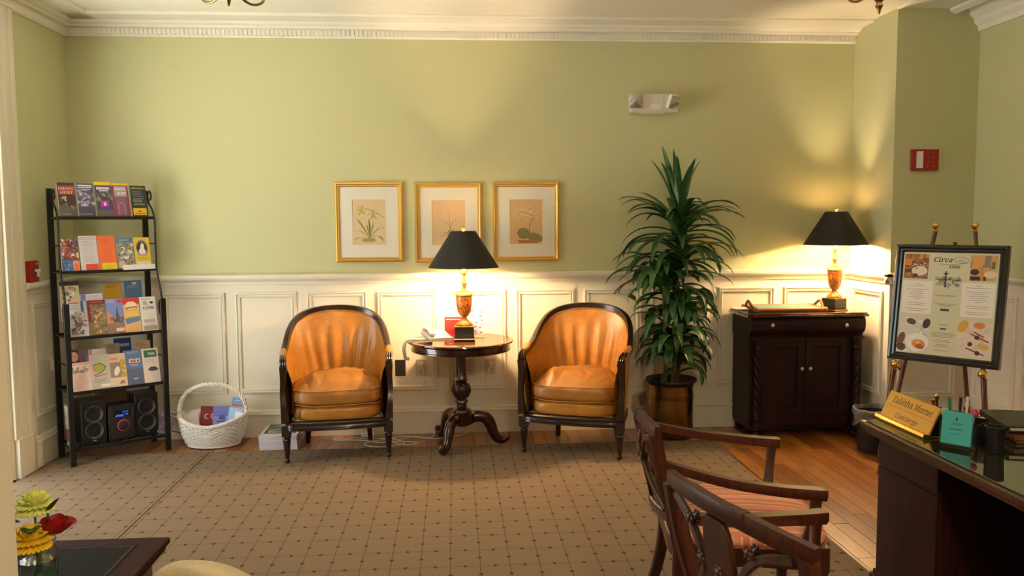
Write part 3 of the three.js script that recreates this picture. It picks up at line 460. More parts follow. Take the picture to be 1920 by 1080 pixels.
// ---------------------------------------------------------------- corner cabinet and what stands on it
{
  const t = thing('cabinet', 'dark mahogany cabinet with twisted corner columns and two doors in the corner', 'cabinet', [2.435, 0, 0.215]);
  const w = 0.76, zf = 0.165;                         // half depth of the case front
  put('case', [span(-0.40, 0.40, 0.085, 0.700, -0.195, 0.125, 0.004), span(-0.40, -0.305, 0.085, 0.70, 0.12, 0.150, 0.003), span(0.305, 0.40, 0.085, 0.70, 0.12, 0.150, 0.003), span(-0.31, 0.31, 0.085, 0.150, 0.11, 0.150, 0.003)], M.cab, t);
  put('top', [span(-0.435, 0.425, 0.848, 0.866, -0.20, 0.195, 0.003), span(-0.427, 0.417, 0.866, 0.876, -0.198, 0.188, 0.004)], P(lin(0.075, 0.018, 0.010), 0.16, { map: grainTex, clearcoat: 0.9, clearcoatRoughness: 0.06 }), t);
  // drawer front with a full rounded belly, like an ogee in section
  const og = [[0.10, 0.846], [0.172, 0.846], [0.186, 0.825], [0.190, 0.795], [0.186, 0.765], [0.172, 0.742], [0.150, 0.728], [0.142, 0.716], [0.150, 0.708], [0.146, 0.700], [0.10, 0.700]];
  const dr = put('drawer', extrudeX(og, -0.405, 0.405), M.cab, t);
  put('frieze', [span(-0.405, 0.405, 0.70, 0.848, -0.195, 0.11)], M.cab, t);
  const knobG = (x, y, z) => lathe([[0.004, 0], [0.004, 0.010], [0.011, 0.014], [0.013, 0.020], [0.009, 0.026], [0, 0.028]], 14).rotateX(Math.PI / 2).translate(x, y, z);
  const pearl = S(lin(0.62, 0.55, 0.46), 0.25);
  put('knob', knobG(-0.262, 0.797, 0.188), pearl, dr); put('knob', knobG(0.262, 0.790, 0.188), pearl, dr);
  for (const s of [-1, 1]) {
    const x0 = s < 0 ? -0.305 : 0.002, x1 = s < 0 ? -0.002 : 0.305;
    const d = put('door', [span(x0, x1, 0.15, 0.70, 0.115, 0.132, 0.002), span(x0, x0 + 0.055, 0.15, 0.70, 0.130, 0.146, 0.003), span(x1 - 0.055, x1, 0.15, 0.70, 0.130, 0.146, 0.003), span(x0 + 0.05, x1 - 0.05, 0.15, 0.21, 0.130, 0.146, 0.003), span(x0 + 0.05, x1 - 0.05, 0.635, 0.70, 0.130, 0.146, 0.003)], M.cab, t);
    put('knob', knobG(s * 0.030, 0.485, 0.145), pearl, d);
    // twisted column
    const tw = surf((u, v) => { const y = 0.155 + 0.46 * v, a = u * 2 * Math.PI, r = 0.022 + 0.0055 * Math.cos(3 * (a + s * v * 13)); return [s * 0.352 + Math.cos(a) * r, y, 0.170 + Math.sin(a) * r]; }, 30, 90, { closeU: true });
    put('twisted_column', [tw, lathe([[0, 0.085], [0.030, 0.085], [0.032, 0.10], [0.024, 0.115], [0.030, 0.13], [0.030, 0.142], [0.022, 0.156], [0, 0.156]], 20).translate(s * 0.352, 0, 0.170), lathe([[0, 0.612], [0.022, 0.612], [0.030, 0.625], [0.030, 0.640], [0.023, 0.652], [0.034, 0.675], [0.036, 0.70], [0, 0.70]], 20).translate(s * 0.352, 0, 0.170), box(0.085, 0.014, 0.08, s * 0.352, 0.072, 0.168, 0.003), box(0.085, 0.012, 0.075, s * 0.352, 0.698, 0.160, 0.003)], M.cab, t);
    put('foot', lathe([[0, 0], [0.022, 0], [0.030, 0.012], [0.032, 0.030], [0.024, 0.045], [0.018, 0.052], [0.034, 0.066], [0.034, 0.086], [0, 0.086]], 20).translate(s * 0.352, 0, 0.165), M.cab, t);
    put('foot', lathe([[0, 0], [0.028, 0], [0.042, 0.018], [0.044, 0.042], [0.030, 0.066], [0.034, 0.086], [0, 0.086]], 20).translate(s * 0.350, 0, -0.145), M.cab, t);
  }
  put('base_rail', [span(-0.40, 0.40, 0.058, 0.088, -0.18, 0.14, 0.003)], M.cab, t);
}
{
  const t = thing('tray', 'wooden serving tray with two rope-like handles and teal lining on the cabinet', 'tray', [2.337, 0.8765, 0.205], 0.0);
  const cane = S(lin(0.30, 0.11, 0.032), 0.4);
  put('rim', [rod(V(-0.245, 0.018, 0.135), V(0.245, 0.018, 0.135), 0.013, 10), rod(V(-0.245, 0.018, -0.135), V(0.245, 0.018, -0.135), 0.013, 10), rod(V(-0.245, 0.018, -0.135), V(-0.245, 0.018, 0.135), 0.013, 10), rod(V(0.245, 0.018, -0.135), V(0.245, 0.018, 0.135), 0.013, 10), ...[[-1, -1], [1, -1], [-1, 1], [1, 1]].map(([a, b]) => ball(0.017, a * 0.245, 0.018, b * 0.135))], cane, t);
  put('base', span(-0.245, 0.245, 0.0, 0.008, -0.135, 0.135), cane, t);
  put('lining', span(-0.235, 0.235, 0.008, 0.026, -0.122, 0.122, 0.003), S(lin(0.05, 0.21, 0.19), 0.5), t);
  for (const s of [-1, 1]) put('handle', [tube([[s * 0.2452, 0.022, 0.075], [s * 0.2550, 0.040, 0.055], [s * 0.26, 0.068, 0.008], [s * 0.26, 0.068, -0.008], [s * 0.2550, 0.040, -0.055], [s * 0.2452, 0.022, -0.075]], 0.010, 30, 8), ball(0.016, s * 0.2452, 0.024, 0.08), ball(0.016, s * 0.2452, 0.024, -0.08)], S(lin(0.245, 0.10, 0.03), 0.4), t);
  const pad = surf((u, v) => { const a = u * 2 * Math.PI, r = v; return [sp(Math.cos(a), 0.5) * 0.10 * r, 0.012 + 0.008 * (1 - v * v) + 0.003 * noise.noise(Math.cos(a) * r * 4, Math.sin(a) * r * 4, 1), sp(Math.sin(a), 0.5) * 0.065 * r]; }, 40, 8);
  tag(put('napkin', [pad, span(-0.09, 0.09, 0.0005, 0.013, -0.058, 0.058, 0.004)], S(lin(0.8, 0.77, 0.72), 0.9)), 'folded white cloth lying on the left end of the cabinet', 'napkin').position.set(2.085, 0.8765, 0.13);
}
// ---------------------------------------------------------------- easel with the framed menu board
{
  const E = thing('easel', 'wooden display easel with brass ball tips holding the framed menu', 'easel', [2.796, 0, 1.40], -0.879);
  const wood = P(lin(0.16, 0.045, 0.02), 0.35, { map: grainTex, clearcoat: 0.3 });
  const lean = 0.149, at = (x, y, d) => V(x, y, -(y - 1.03) * Math.tan(lean) + d);       // a point in the plane of the board, d in front of it
  const L = [[-0.155, 0.245], [0.155, 0.245]];
  for (const s of [-1, 1]) {
    put('front_leg', rod(at(s * 0.30, 0.0, -0.03), at(s * 0.105, 1.45, -0.035), 0.0135, 12, 0.0115), wood, E);
    put('tip', [lathe([[0.010, 0], [0.016, 0.006], [0.010, 0.014], [0.018, 0.026], [0.022, 0.036], [0.016, 0.050], [0, 0.054]], 16).translate(...at(s * 0.105, 1.44, -0.035).toArray())], M.brass, E);
    const a = at(s * 0.232, 0.668, 0.052);
    put('peg', [rod(at(s * 0.232, 0.63, -0.03), a, 0.007, 8), ball(0.024, a.x, a.y + 0.004, a.z, 1, 1, 1, 16, 12)], M.brass, E);
    put('prop', rod(at(s * 0.238, 0.645, 0.047), at(s * 0.290, 0.12, 0.005), 0.0148, 12), wood, E);
  }
  put('crossbar', [rod(at(-0.262, 0.44, 0.02), at(0.272, 0.44, 0.02), 0.012, 12)], wood, E);
  put('collar', [ball(0.020, ...at(-0.255, 0.44, 0.02).toArray()), ball(0.020, ...at(0.255, 0.44, 0.02).toArray()), ball(0.014, ...at(-0.225, 0.44, 0.02).toArray()), ball(0.014, ...at(0.225, 0.44, 0.02).toArray())], M.brass, E);
  put('rear_leg', rod(V(0, 0, -0.55), at(0, 1.38, -0.05), 0.0135, 12, 0.0115), wood, E);
  put('brace', [rod(V(0, 0.44, -0.365), at(-0.2, 0.44, 0.0), 0.004, 6), rod(V(0, 0.44, -0.365), at(0.2, 0.44, 0.0), 0.004, 6)], M.brass, E);
  const B = thing('menu_board', 'black framed restaurant board with food photographs and menus on the easel', 'sign', [2.796, 1.03, 1.40], -0.879);
  const tilt = new THREE.Group(); const rx = g => g.rotateX(-lean);
  const W = 0.597, H = 0.680;
  put('frame', [rx(frameRing(W, H, [[0, -0.020], [0, 0.012], [0.006, 0.020], [0.018, 0.022], [0.026, 0.013], [0.036, 0.014], [0.043, 0.006], [0.046, 0.002]])), rx(box(W, H, 0.004, 0, -H / 2, -0.020))], P(lin(0.006, 0.007, 0.012), 0.25, { clearcoat: 0.6, clearcoatRoughness: 0.1 }), B);
  const photo = (c, x, y, w, h, cols, n) => { c.save(); c.beginPath(); c.rect(x, y, w, h); c.clip(); c.fillStyle = cols[0]; c.fillRect(x, y, w, h); for (let i = 0; i < n; i++) { c.fillStyle = cols[1 + Math.floor(rnd() * (cols.length - 1))]; c.beginPath(); c.ellipse(x + rnd() * w, y + rnd() * h, 6 + rnd() * w * 0.13, 5 + rnd() * h * 0.08, rnd() * 3, 0, 7); c.fill(); } c.restore(); };
  const art = canvasTex(760, 890, (c, w, h) => {
    c.fillStyle = '#d8d2b4'; c.fillRect(0, 0, w, h);
    // two dining rooms above, two plates below
    photo(c, 12, 18, 200, 216, ['#a06a38', '#8c5a2c', '#b8803f', '#c69650', '#7a4a24'], 30); c.fillStyle = '#d98a34'; c.fillRect(14, 60, 56, 60); c.fillStyle = '#6d3a22'; c.fillRect(20, 150, 70, 30); c.fillStyle = '#eddccb'; c.beginPath(); c.ellipse(140, 165, 66, 42, 0, 0, 7); c.fill(); for (let i = 0; i < 12; i++) { c.fillStyle = i % 2 ? '#5a3020' : '#f1e6da'; c.fillRect(70 + rnd() * 120, 90 + rnd() * 50, 10, 12); } c.fillStyle = '#4a2a1c'; c.fillRect(90, 190, 36, 30);
    photo(c, 542, 18, 206, 216, ['#c9a36c', '#b98a50', '#d6b27a', '#a87a40'], 22); c.fillStyle = '#e0a050'; c.fillRect(560, 30, 70, 90); c.fillStyle = '#8f8070'; c.fillRect(650, 24, 44, 96); c.fillStyle = '#3f2a1e'; c.beginPath(); c.ellipse(580, 160, 34, 26, 0, 0, 7); c.fill(); c.fillRect(548, 196, 120, 34); c.fillStyle = '#e9d2b2'; c.beginPath(); c.ellipse(700, 178, 48, 30, 0, 0, 7); c.fill(); c.fillStyle = '#c98a3a'; c.fillRect(622, 130, 26, 100); c.fillStyle = '#5d6a44'; c.fillRect(706, 70, 22, 60);
    photo(c, 12, 574, 244, 300, ['#d9d3cc', '#e7e2dc', '#c9c2ba', '#efeae6'], 26); for (const [x, y, a, b, k] of [[110, 612, 40, 26, '#5b4636'], [236, 622, 30, 44, '#3c2a24'], [36, 770, 30, 60, '#7a4a3c'], [40, 840, 40, 34, '#4d3a30']]) { c.fillStyle = k; c.beginPath(); c.ellipse(x, y, a, b, 0.3, 0, 7); c.fill(); } c.fillStyle = '#f4efe9'; c.beginPath(); c.ellipse(170, 790, 96, 76, 0, 0, 7); c.fill(); c.fillStyle = '#d98c3c'; c.beginPath(); c.ellipse(184, 806, 56, 40, 0.2, 0, 7); c.fill(); c.fillStyle = '#b24e2c'; c.beginPath(); c.ellipse(196, 826, 34, 20, 0.2, 0, 7); c.fill(); c.fillStyle = '#e8b85c'; c.beginPath(); c.ellipse(176, 790, 22, 14, 0, 0, 7); c.fill();
    photo(c, 490, 574, 258, 300, ['#e3d3c4', '#ead9ca', '#d9c6b4'], 18); c.fillStyle = '#e0a840'; c.beginPath(); c.ellipse(528, 620, 36, 56, 0.5, 0, 7); c.fill(); c.fillStyle = '#dd8648'; c.beginPath(); c.ellipse(650, 606, 44, 28, 0, 0, 7); c.fill(); c.strokeStyle = '#a24a34'; c.lineWidth = 13; for (const [a, b, d, e] of [[590, 680, 730, 740], [560, 800, 700, 850], [610, 660, 690, 700]]) { c.beginPath(); c.moveTo(a, b); c.lineTo(d, e); c.stroke(); } c.fillStyle = '#54281e'; for (const [x, y] of [[640, 706], [590, 766], [650, 836]]) { c.beginPath(); c.arc(x, y, 19, 0, 7); c.fill(); } c.fillStyle = '#d9b06a'; c.beginPath(); c.ellipse(690, 780, 46, 26, 0.3, 0, 7); c.fill();
    // two menu sheets
    for (const x of [10, 494]) { c.fillStyle = '#efe8df'; c.fillRect(x, 252, 252, 288); c.fillStyle = '#8d857c'; c.font = '15px serif'; c.textAlign = 'center'; for (let k = 0; k < 15; k++) { if (k === 2 || k === 9 || k === 12) continue; const ww = k === 0 || k === 8 ? 46 : 90 + rnd() * 110; c.fillRect(x + 126 - ww / 2, 276 + k * 17, ww, 3.2); } }
    // heading
    c.fillStyle = '#2c2a26'; c.textAlign = 'left'; c.font = 'italic bold 58px serif'; c.fillText('Circa', 246, 82); c.font = 'italic bold 40px serif'; c.fillText('1886', 372, 136); c.strokeStyle = '#4c4840'; c.lineWidth = 3; c.beginPath(); c.ellipse(470, 62, 56, 24, 0.05, 0, 7); c.stroke(); c.beginPath(); c.moveTo(300, 98); c.quadraticCurveTo(390, 112, 520, 84); c.stroke(); c.fillRect(446, 66, 48, 4);
    // line drawing of a building, stars, small print
    c.lineWidth = 3; c.strokeStyle = '#34322e'; for (let i = 0; i < 60; i++) { const x = 268 + rnd() * 200, y = 200 + rnd() * 88; c.globalAlpha = 0.35 + 0.5 * rnd(); c.strokeRect(x, y, 5 + rnd() * 18, 5 + rnd() * 16); } c.globalAlpha = 1; c.fillStyle = '#2d2b28'; c.fillRect(352, 160, 12, 140); c.fillRect(340, 176, 36, 12); c.fillRect(276, 230, 200, 6); c.fillStyle = '#3a3733'; c.font = '26px sans-serif'; c.textAlign = 'center'; c.fillText('\u2605 \u2605 \u2605 \u2605 \u2605', 372, 410);
    for (const [y, ww, hh] of [[368, 180, 4], [376, 150, 3], [440, 170, 4], [450, 120, 4], [462, 90, 4], [484, 70, 20], [620, 80, 6], [650, 50, 14], [690, 180, 4], [702, 190, 4], [714, 170, 4], [726, 180, 4], [752, 110, 4], [766, 140, 4], [790, 90, 4], [804, 130, 4], [840, 120, 4]]) { c.fillStyle = hh > 10 ? '#4a4640' : '#8a8272'; c.fillRect(372 - ww / 2, y, ww, hh); }
  });
  put('board', rx(new THREE.PlaneGeometry(W - 0.088, H - 0.088).translate(0, 0, 0.0035)), S(0xffffff, 0.55, { map: art }), B, true);
}
// ---------------------------------------------------------------- waste bin
{
  const t = thing('waste_bin', 'black waste bin with a grey plastic liner folded over its rim, beside the cabinet', 'bin', [2.735, 0.002, 0.755]);
  put('body', lathe([[0, 0.003], [0.095, 0.0], [0.10, 0.006], [0.118, 0.255], [0.121, 0.262], [0.114, 0.262], [0.094, 0.014], [0, 0.012]], 36), M.black, t);
  const lin2 = P(lin(0.17, 0.155, 0.15), 0.3, { side: THREE.DoubleSide, transmission: 0.25, thickness: 0 });
  put('liner', [surf((u, v) => { const a = u * 2 * Math.PI, w = 0.010 * noise.noise(Math.cos(a) * 2.4 + 5, Math.sin(a) * 2.4, v * 2.5) + 0.006 * noise.noise(Math.cos(a) * 7, Math.sin(a) * 7, v * 4); const r = v < 0.35 ? 0.102 + 0.025 * v / 0.35 : 0.129 + 0.006 * Math.sin((v - 0.35) * 9); const y = v < 0.35 ? 0.17 + 0.118 * v / 0.35 : 0.288 - (v - 0.35) / 0.65 * (0.075 + 0.055 * Math.max(0, Math.sin(a * 2 + 0.8))); return [Math.cos(a) * (r + w), y + w * 0.9, Math.sin(a) * (r + w)]; }, 72, 26, { closeU: true })], lin2, t);
}
// ---------------------------------------------------------------- leaflet rack in the left corner
const RK = thing('leaflet_rack', 'black metal leaflet rack with scrolled side wires in the left corner', 'rack', [-2.232, 0.006, 0.385], 0.646);
const rackPoint = (u, y, n) => V(u, y, n).applyMatrix4(new THREE.Matrix4().makeRotationY(0.646).setPosition(-2.232, 0, 0.385));
{
  const w = 0.288, d = 0.145, m = M.blackMetal;
  for (const s of [-1, 1]) {
    put('rear_post', box(0.036, 1.735, 0.020, s * w, 0, -d, 0.003), m, RK);
    put('front_post', box(0.034, 1.018, 0.022, s * w, 0, d, 0.003), m, RK);
    put('side_wire', [tube([[s * w, 0.90, d + 0.004], [s * w, 1.0, d - 0.012], [s * w, 1.09, 0.105], [s * w, 1.205, 0.052], [s * w, 1.38, 0.045], [s * w, 1.545, 0.040], [s * w, 1.60, 0.010], [s * w, 1.65, -0.06], [s * w, 1.70, -0.075], [s * w, 1.725, -0.05], [s * w, 1.715, -0.018], [s * w, 1.68, -0.012], [s * w, 1.665, -0.03]], 0.0065, 80, 7),
      tube([[s * w, 0.99, d - 0.01], [s * w, 1.005, d - 0.05], [s * w, 0.98, d - 0.075], [s * w, 0.93, d - 0.070], [s * w, 0.905, d - 0.045], [s * w, 0.925, d - 0.025]], 0.0065, 40, 7)], m, RK);
    for (const y of [1.545, 1.375, 1.205, 0.80, 0.63, 0.457, 0.10]) put('side_bar', rod(V(s * w, y, -d), V(s * w, y, y > 1.1 ? 0.045 : d), 0.005, 6), m, RK);
  }
  for (const [y, f] of [[1.545, 0.045], [1.205, 0.050], [0.80, d], [0.457, d], [0.10, d]]) {
    const g = [span(-w, w, y - 0.008, y + 0.012, f - 0.006, f + 0.006, 0.002), span(-w, w, y - 0.008, y + 0.010, -d - 0.004, -d + 0.006)];
    for (let k = 0; k < 5; k++) g.push(rod(V(-w, y - 0.002, -d + (f + d) * (k + 0.5) / 5), V(w, y - 0.002, -d + (f + d) * (k + 0.5) / 5), 0.003, 5));
    for (let k = 1; k < 5; k++) g.push(rod(V(-w + 2 * w * k / 5, y - 0.002, -d), V(-w + 2 * w * k / 5, y - 0.002, f), 0.003, 5));
    put('shelf', g, m, RK);
  }
}
// leaflets: each a small stack leaning back in its pocket
const leafSide = S(lin(0.62, 0.58, 0.55), 0.8);
function leaflet(label, u, y, n, w, h, tilt, draw, { roll = 0, t = 0.012, turn = 0, name = 'leaflet', group = 'leaflets on the corner rack' } = {}) {
  const tx = canvasTex(96, 208, draw), g = new THREE.BoxGeometry(w, h, t).translate(0, h / 2, 0);
  const o = new THREE.Mesh(g, [leafSide, leafSide, leafSide, leafSide, S(0xffffff, 0.4, { map: tx }), leafSide]);
  o.name = numbered(name); o.castShadow = o.receiveShadow = true; o.rotation.order = 'YXZ';
  o.rotation.set(-tilt, 0.646 + turn, roll); o.position.copy(rackPoint(u, y, n)); scene.add(o);
  tag(o, label, 'leaflet', group); return o;
}
const bg = (c, k) => { c.fillStyle = k; c.fillRect(0, 0, 96, 208); };
const txt = (c, s, x, y, size, k, f = 'bold', fam = 'sans-serif') => { c.fillStyle = k; c.font = `${f} ${size}px ${fam}`; c.textAlign = 'center'; c.fillText(s, x, y); };
const glyphs = (c, x, y, w, h, k) => { c.fillStyle = k; for (let u = 0; u < w; u += 5 + rnd() * 4) { c.fillRect(x + u, y + h * 0.12 * rnd(), 2.6, h * 0.9); if (rnd() < 0.6) c.fillRect(x + u, y + h * (rnd() < 0.5 ? 0.05 : 0.75), 6, h * 0.2); } };
const lines = (c, x, y, w, n, k, gap = 7) => { c.fillStyle = k; for (let i = 0; i < n; i++) c.fillRect(x, y + i * gap, w * (0.75 + 0.25 * rnd()), 2.4); };
const blobs = (c, x, y, w, h, cols, n, s = 9) => { c.save(); c.beginPath(); c.rect(x, y, w, h); c.clip(); for (let i = 0; i < n; i++) { c.fillStyle = cols[Math.floor(rnd() * cols.length)]; c.beginPath(); c.ellipse(x + rnd() * w, y + rnd() * h, s * (0.4 + rnd()), s * (0.3 + 0.7 * rnd()), rnd() * 3, 0, 7); c.fill(); } c.restore(); };
{
  const lean = 0.26;
  // top shelf
  leaflet('dark red GHOST HUNT leaflet, first on the top shelf of the rack', -0.222, 1.558, 0.028, 0.098, 0.222, lean, c => { bg(c, '#3a1512'); c.fillStyle = '#7c241e'; c.fillRect(0, 16, 96, 56); txt(c, 'GHOST', 48, 44, 24, '#e0a498', 'bold', 'serif'); txt(c, 'HUNT', 50, 68, 24, '#e0a498', 'bold', 'serif'); blobs(c, 8, 84, 38, 84, ['#9a8f86', '#c9bdb2', '#4a3f3a', '#2a1c1a'], 26, 8); c.fillStyle = '#4d4238'; c.fillRect(0, 140, 96, 68); blobs(c, 40, 140, 50, 40, ['#5c5042', '#80745c', '#3a3028'], 14, 7); lines(c, 14, 190, 70, 1, '#b8aa9a'); });
  leaflet('grey-violet leaflet with a cloudy picture, second on the top shelf', -0.112, 1.558, 0.028, 0.098, 0.218, lean, c => { bg(c, '#4a4358'); c.fillStyle = '#c9c2d2'; c.fillRect(8, 8, 80, 9); c.fillRect(8, 21, 80, 6); blobs(c, 0, 32, 96, 110, ['#6c6480', '#8b849c', '#584f6c', '#a39db0', '#3f384e'], 50, 13); c.fillStyle = '#3f3a48'; c.fillRect(0, 146, 96, 62); lines(c, 8, 190, 80, 1, '#cfc8d8'); });
  leaflet('purple leaflet with a pink lit house and yellow top, third on the top shelf', -0.006, 1.558, 0.028, 0.100, 0.232, lean, c => { bg(c, '#3f3a4c'); c.fillStyle = '#d9b41e'; c.fillRect(0, 0, 96, 20); c.fillStyle = '#cbb8d0'; c.fillRect(10, 30, 76, 16); c.fillStyle = '#e8d8e4'; c.fillRect(24, 50, 54, 6); blobs(c, 0, 60, 96, 80, ['#4d5a44', '#6b5a6e', '#8a7a56', '#3c3450'], 30, 10); c.fillStyle = '#b0288c'; c.fillRect(28, 112, 44, 44); c.fillStyle = '#f0a8dc'; c.fillRect(44, 120, 14, 22); c.fillStyle = '#4a2a86'; c.fillRect(34, 146, 38, 16); c.fillStyle = '#55504f'; c.fillRect(0, 166, 96, 42); });
  leaflet('red and violet leaflet with a stone arch, fourth on the top shelf', 0.096, 1.558, 0.028, 0.098, 0.226, lean, c => { bg(c, '#8b2a3c'); c.fillStyle = '#d9b41e'; c.fillRect(0, 0, 96, 13); c.fillStyle = '#9a8c98'; c.fillRect(12, 18, 74, 66); glyphs(c, 18, 28, 62, 18, '#e4dce0'); glyphs(c, 30, 54, 52, 18, '#f0e8ec'); c.fillStyle = '#7c5268'; c.fillRect(16, 86, 66, 110); c.strokeStyle = '#a98a9c'; c.lineWidth = 4; c.beginPath(); c.moveTo(30, 190); c.lineTo(30, 140); c.quadraticCurveTo(48, 100, 66, 140); c.lineTo(66, 190); c.stroke(); });
  leaflet('black leaflet with yellow title and yellow label, last on the top shelf', 0.206, 1.558, 0.028, 0.100, 0.212, lean, c => { bg(c, '#26282a'); glyphs(c, 8, 10, 80, 14, '#cfc434'); lines(c, 12, 40, 72, 4, '#9aa0a0', 10); lines(c, 14, 86, 70, 3, '#c9c9c0', 9); c.fillStyle = '#7a7a28'; c.fillRect(16, 118, 66, 12); c.fillStyle = '#dfae20'; c.fillRect(8, 150, 80, 46); c.fillStyle = '#3a3010'; c.fillRect(40, 166, 14, 8); c.fillRect(18, 182, 60, 4); });
  // second shelf
  leaflet('colourful festival leaflet with orange and blue, first on the second shelf', -0.222, 1.218, 0.034, 0.100, 0.208, lean, c => { bg(c, '#6a4a44'); blobs(c, 0, 0, 96, 130, ['#c8542c', '#8b6a8c', '#d9c0b0', '#4a3a5a', '#e07a3a', '#b0442c'], 60, 11); c.fillStyle = '#3f5f94'; c.fillRect(4, 134, 54, 74); blobs(c, 8, 140, 46, 60, ['#a9bcd8', '#6a86b4'], 16, 5); c.fillStyle = '#c98a70'; c.fillRect(60, 140, 36, 68); c.fillStyle = '#de6a38'; c.fillRect(68, 160, 22, 48); });
  leaflet('pale grey leaflet with a red label, second on the second shelf', -0.112, 1.218, 0.034, 0.104, 0.228, lean, c => { bg(c, '#c2b8b8'); c.strokeStyle = '#8c7a80'; c.lineWidth = 2; c.strokeRect(10, 10, 76, 10); lines(c, 14, 32, 68, 13, '#9a9094', 10); c.fillStyle = '#d2463a'; c.fillRect(26, 168, 66, 40); });
  leaflet('bright orange leaflet with a yellow label, middle of the second shelf', -0.004, 1.218, 0.034, 0.106, 0.228, lean, c => { bg(c, '#e06a34'); lines(c, 24, 22, 46, 4, '#c4531f', 9); lines(c, 18, 70, 58, 8, '#cf5c26', 11); c.fillStyle = '#dcc416'; c.fillRect(14, 166, 82, 42); lines(c, 30, 178, 48, 3, '#a8960e', 9); });
  leaflet('city photo leaflet with a blue top, fourth on the second shelf', 0.108, 1.218, 0.034, 0.100, 0.208, lean, c => { bg(c, '#8a8674'); blobs(c, 0, 30, 96, 178, ['#a9a490', '#6a6a58', '#c9c4b4', '#54503f', '#8c7a64', '#d9d4c8'], 90, 8); c.fillStyle = '#3f68a0'; c.fillRect(0, 0, 96, 26); lines(c, 12, 8, 70, 2, '#b9cbe0', 8); c.fillStyle = '#c9a48c'; c.beginPath(); c.ellipse(20, 176, 20, 26, 0, 0, 7); c.fill(); });
  leaflet('yellow leaflet with an oval picture of a dog, last on the second shelf', 0.214, 1.218, 0.034, 0.100, 0.212, lean, c => { bg(c, '#d9bc3a'); c.fillStyle = '#8d6a74'; c.beginPath(); c.ellipse(48, 70, 36, 52, 0, 0, 7); c.fill(); c.fillStyle = '#3a2620'; c.beginPath(); c.ellipse(34, 62, 15, 32, 0.3, 0, 7); c.ellipse(62, 62, 13, 30, -0.3, 0, 7); c.fill(); c.fillStyle = '#e4ddd6'; c.beginPath(); c.ellipse(50, 64, 12, 26, 0.1, 0, 7); c.fill(); c.beginPath(); c.ellipse(48, 94, 20, 24, 0, 0, 7); c.fill(); c.fillStyle = '#b58a9a'; c.fillRect(18, 112, 60, 10); lines(c, 16, 134, 64, 2, '#8c7420', 8); c.fillStyle = '#e8dcc4'; c.fillRect(8, 160, 82, 40); });
  const strip = new THREE.BoxGeometry(0.20, 0.032, 0.004);
  const lab = new THREE.Mesh(strip, S(lin(0.72, 0.66, 0.64), 0.5)); lab.name = numbered('paper_strip'); lab.position.copy(rackPoint(0.175, 1.233, 0.0635)); lab.rotation.y = 0.646; lab.castShadow = lab.receiveShadow = true; scene.add(lab); tag(lab, 'narrow white paper strip along the front edge of the second shelf', 'paper');
  // third shelf, front row
  const f3 = 0.118;
  leaflet('grey leaflet with red title and small photographs, first in front on the third shelf', -0.210, 0.814, f3, 0.106, 0.224, lean, c => { bg(c, '#b8b2b0'); c.fillStyle = '#c23c38'; c.fillRect(6, 6, 50, 7); lines(c, 8, 22, 48, 4, '#8a8688', 9); blobs(c, 6, 66, 84, 130, ['#6a5a58', '#8b7a78', '#a89a98', '#4a3c3e'], 50, 12); c.fillStyle = '#4a5e8a'; c.fillRect(66, 0, 16, 64); });
  leaflet('dark red framed leaflet with a garden picture, second in front on the third shelf', -0.100, 0.814, f3, 0.104, 0.224, lean, c => { bg(c, '#7a6450'); c.fillStyle = '#7c1c1e'; c.fillRect(0, 0, 96, 24); c.fillRect(0, 0, 14, 130); lines(c, 18, 10, 70, 1, '#d0a0a0'); blobs(c, 16, 26, 78, 180, ['#8a7a4c', '#b0826a', '#5c6a3c', '#c4a24a', '#94746a', '#6a4a3c'], 80, 9); });
  leaflet('leaflet with a church steeple under blue sky, middle in front on the third shelf', 0.006, 0.814, f3, 0.102, 0.226, lean, c => { bg(c, '#7a86bc'); c.fillStyle = '#b4405a'; c.fillRect(66, 6, 26, 20); lines(c, 6, 10, 50, 2, '#c0c8e0', 9); c.fillStyle = '#c4826a'; c.beginPath(); c.moveTo(0, 150); c.lineTo(0, 70); c.lineTo(30, 90); c.lineTo(40, 150); c.fill(); c.fillStyle = '#5c4a3a'; c.beginPath(); c.moveTo(48, 140); c.lineTo(62, 44); c.lineTo(74, 140); c.fill(); blobs(c, 20, 110, 76, 34, ['#6a5a44', '#8b5c48', '#4a4a34'], 26, 9); c.fillStyle = '#93705c'; c.fillRect(0, 146, 96, 62); c.fillStyle = '#d8c8bc'; c.fillRect(46, 176, 46, 20); });
  leaflet('cream leaflet with red top and two boats, fourth in front on the third shelf', 0.108, 0.814, f3, 0.100, 0.226, lean, c => { bg(c, '#dcae74'); c.fillStyle = '#bf3a30'; c.fillRect(0, 0, 96, 40); c.fillStyle = '#e8cfae'; c.beginPath(); c.ellipse(48, 44, 32, 22, 0, 0, 7); c.fill(); c.strokeStyle = '#4a3a44'; c.lineWidth = 5; c.beginPath(); c.moveTo(16, 70); c.quadraticCurveTo(30, 52, 46, 62); c.quadraticCurveTo(62, 50, 82, 62); c.stroke(); c.fillStyle = '#e4bd62'; c.fillRect(14, 84, 70, 28); c.fillStyle = '#5f7ea0'; c.beginPath(); c.moveTo(6, 124); c.lineTo(92, 114); c.lineTo(92, 142); c.lineTo(10, 160); c.fill(); });
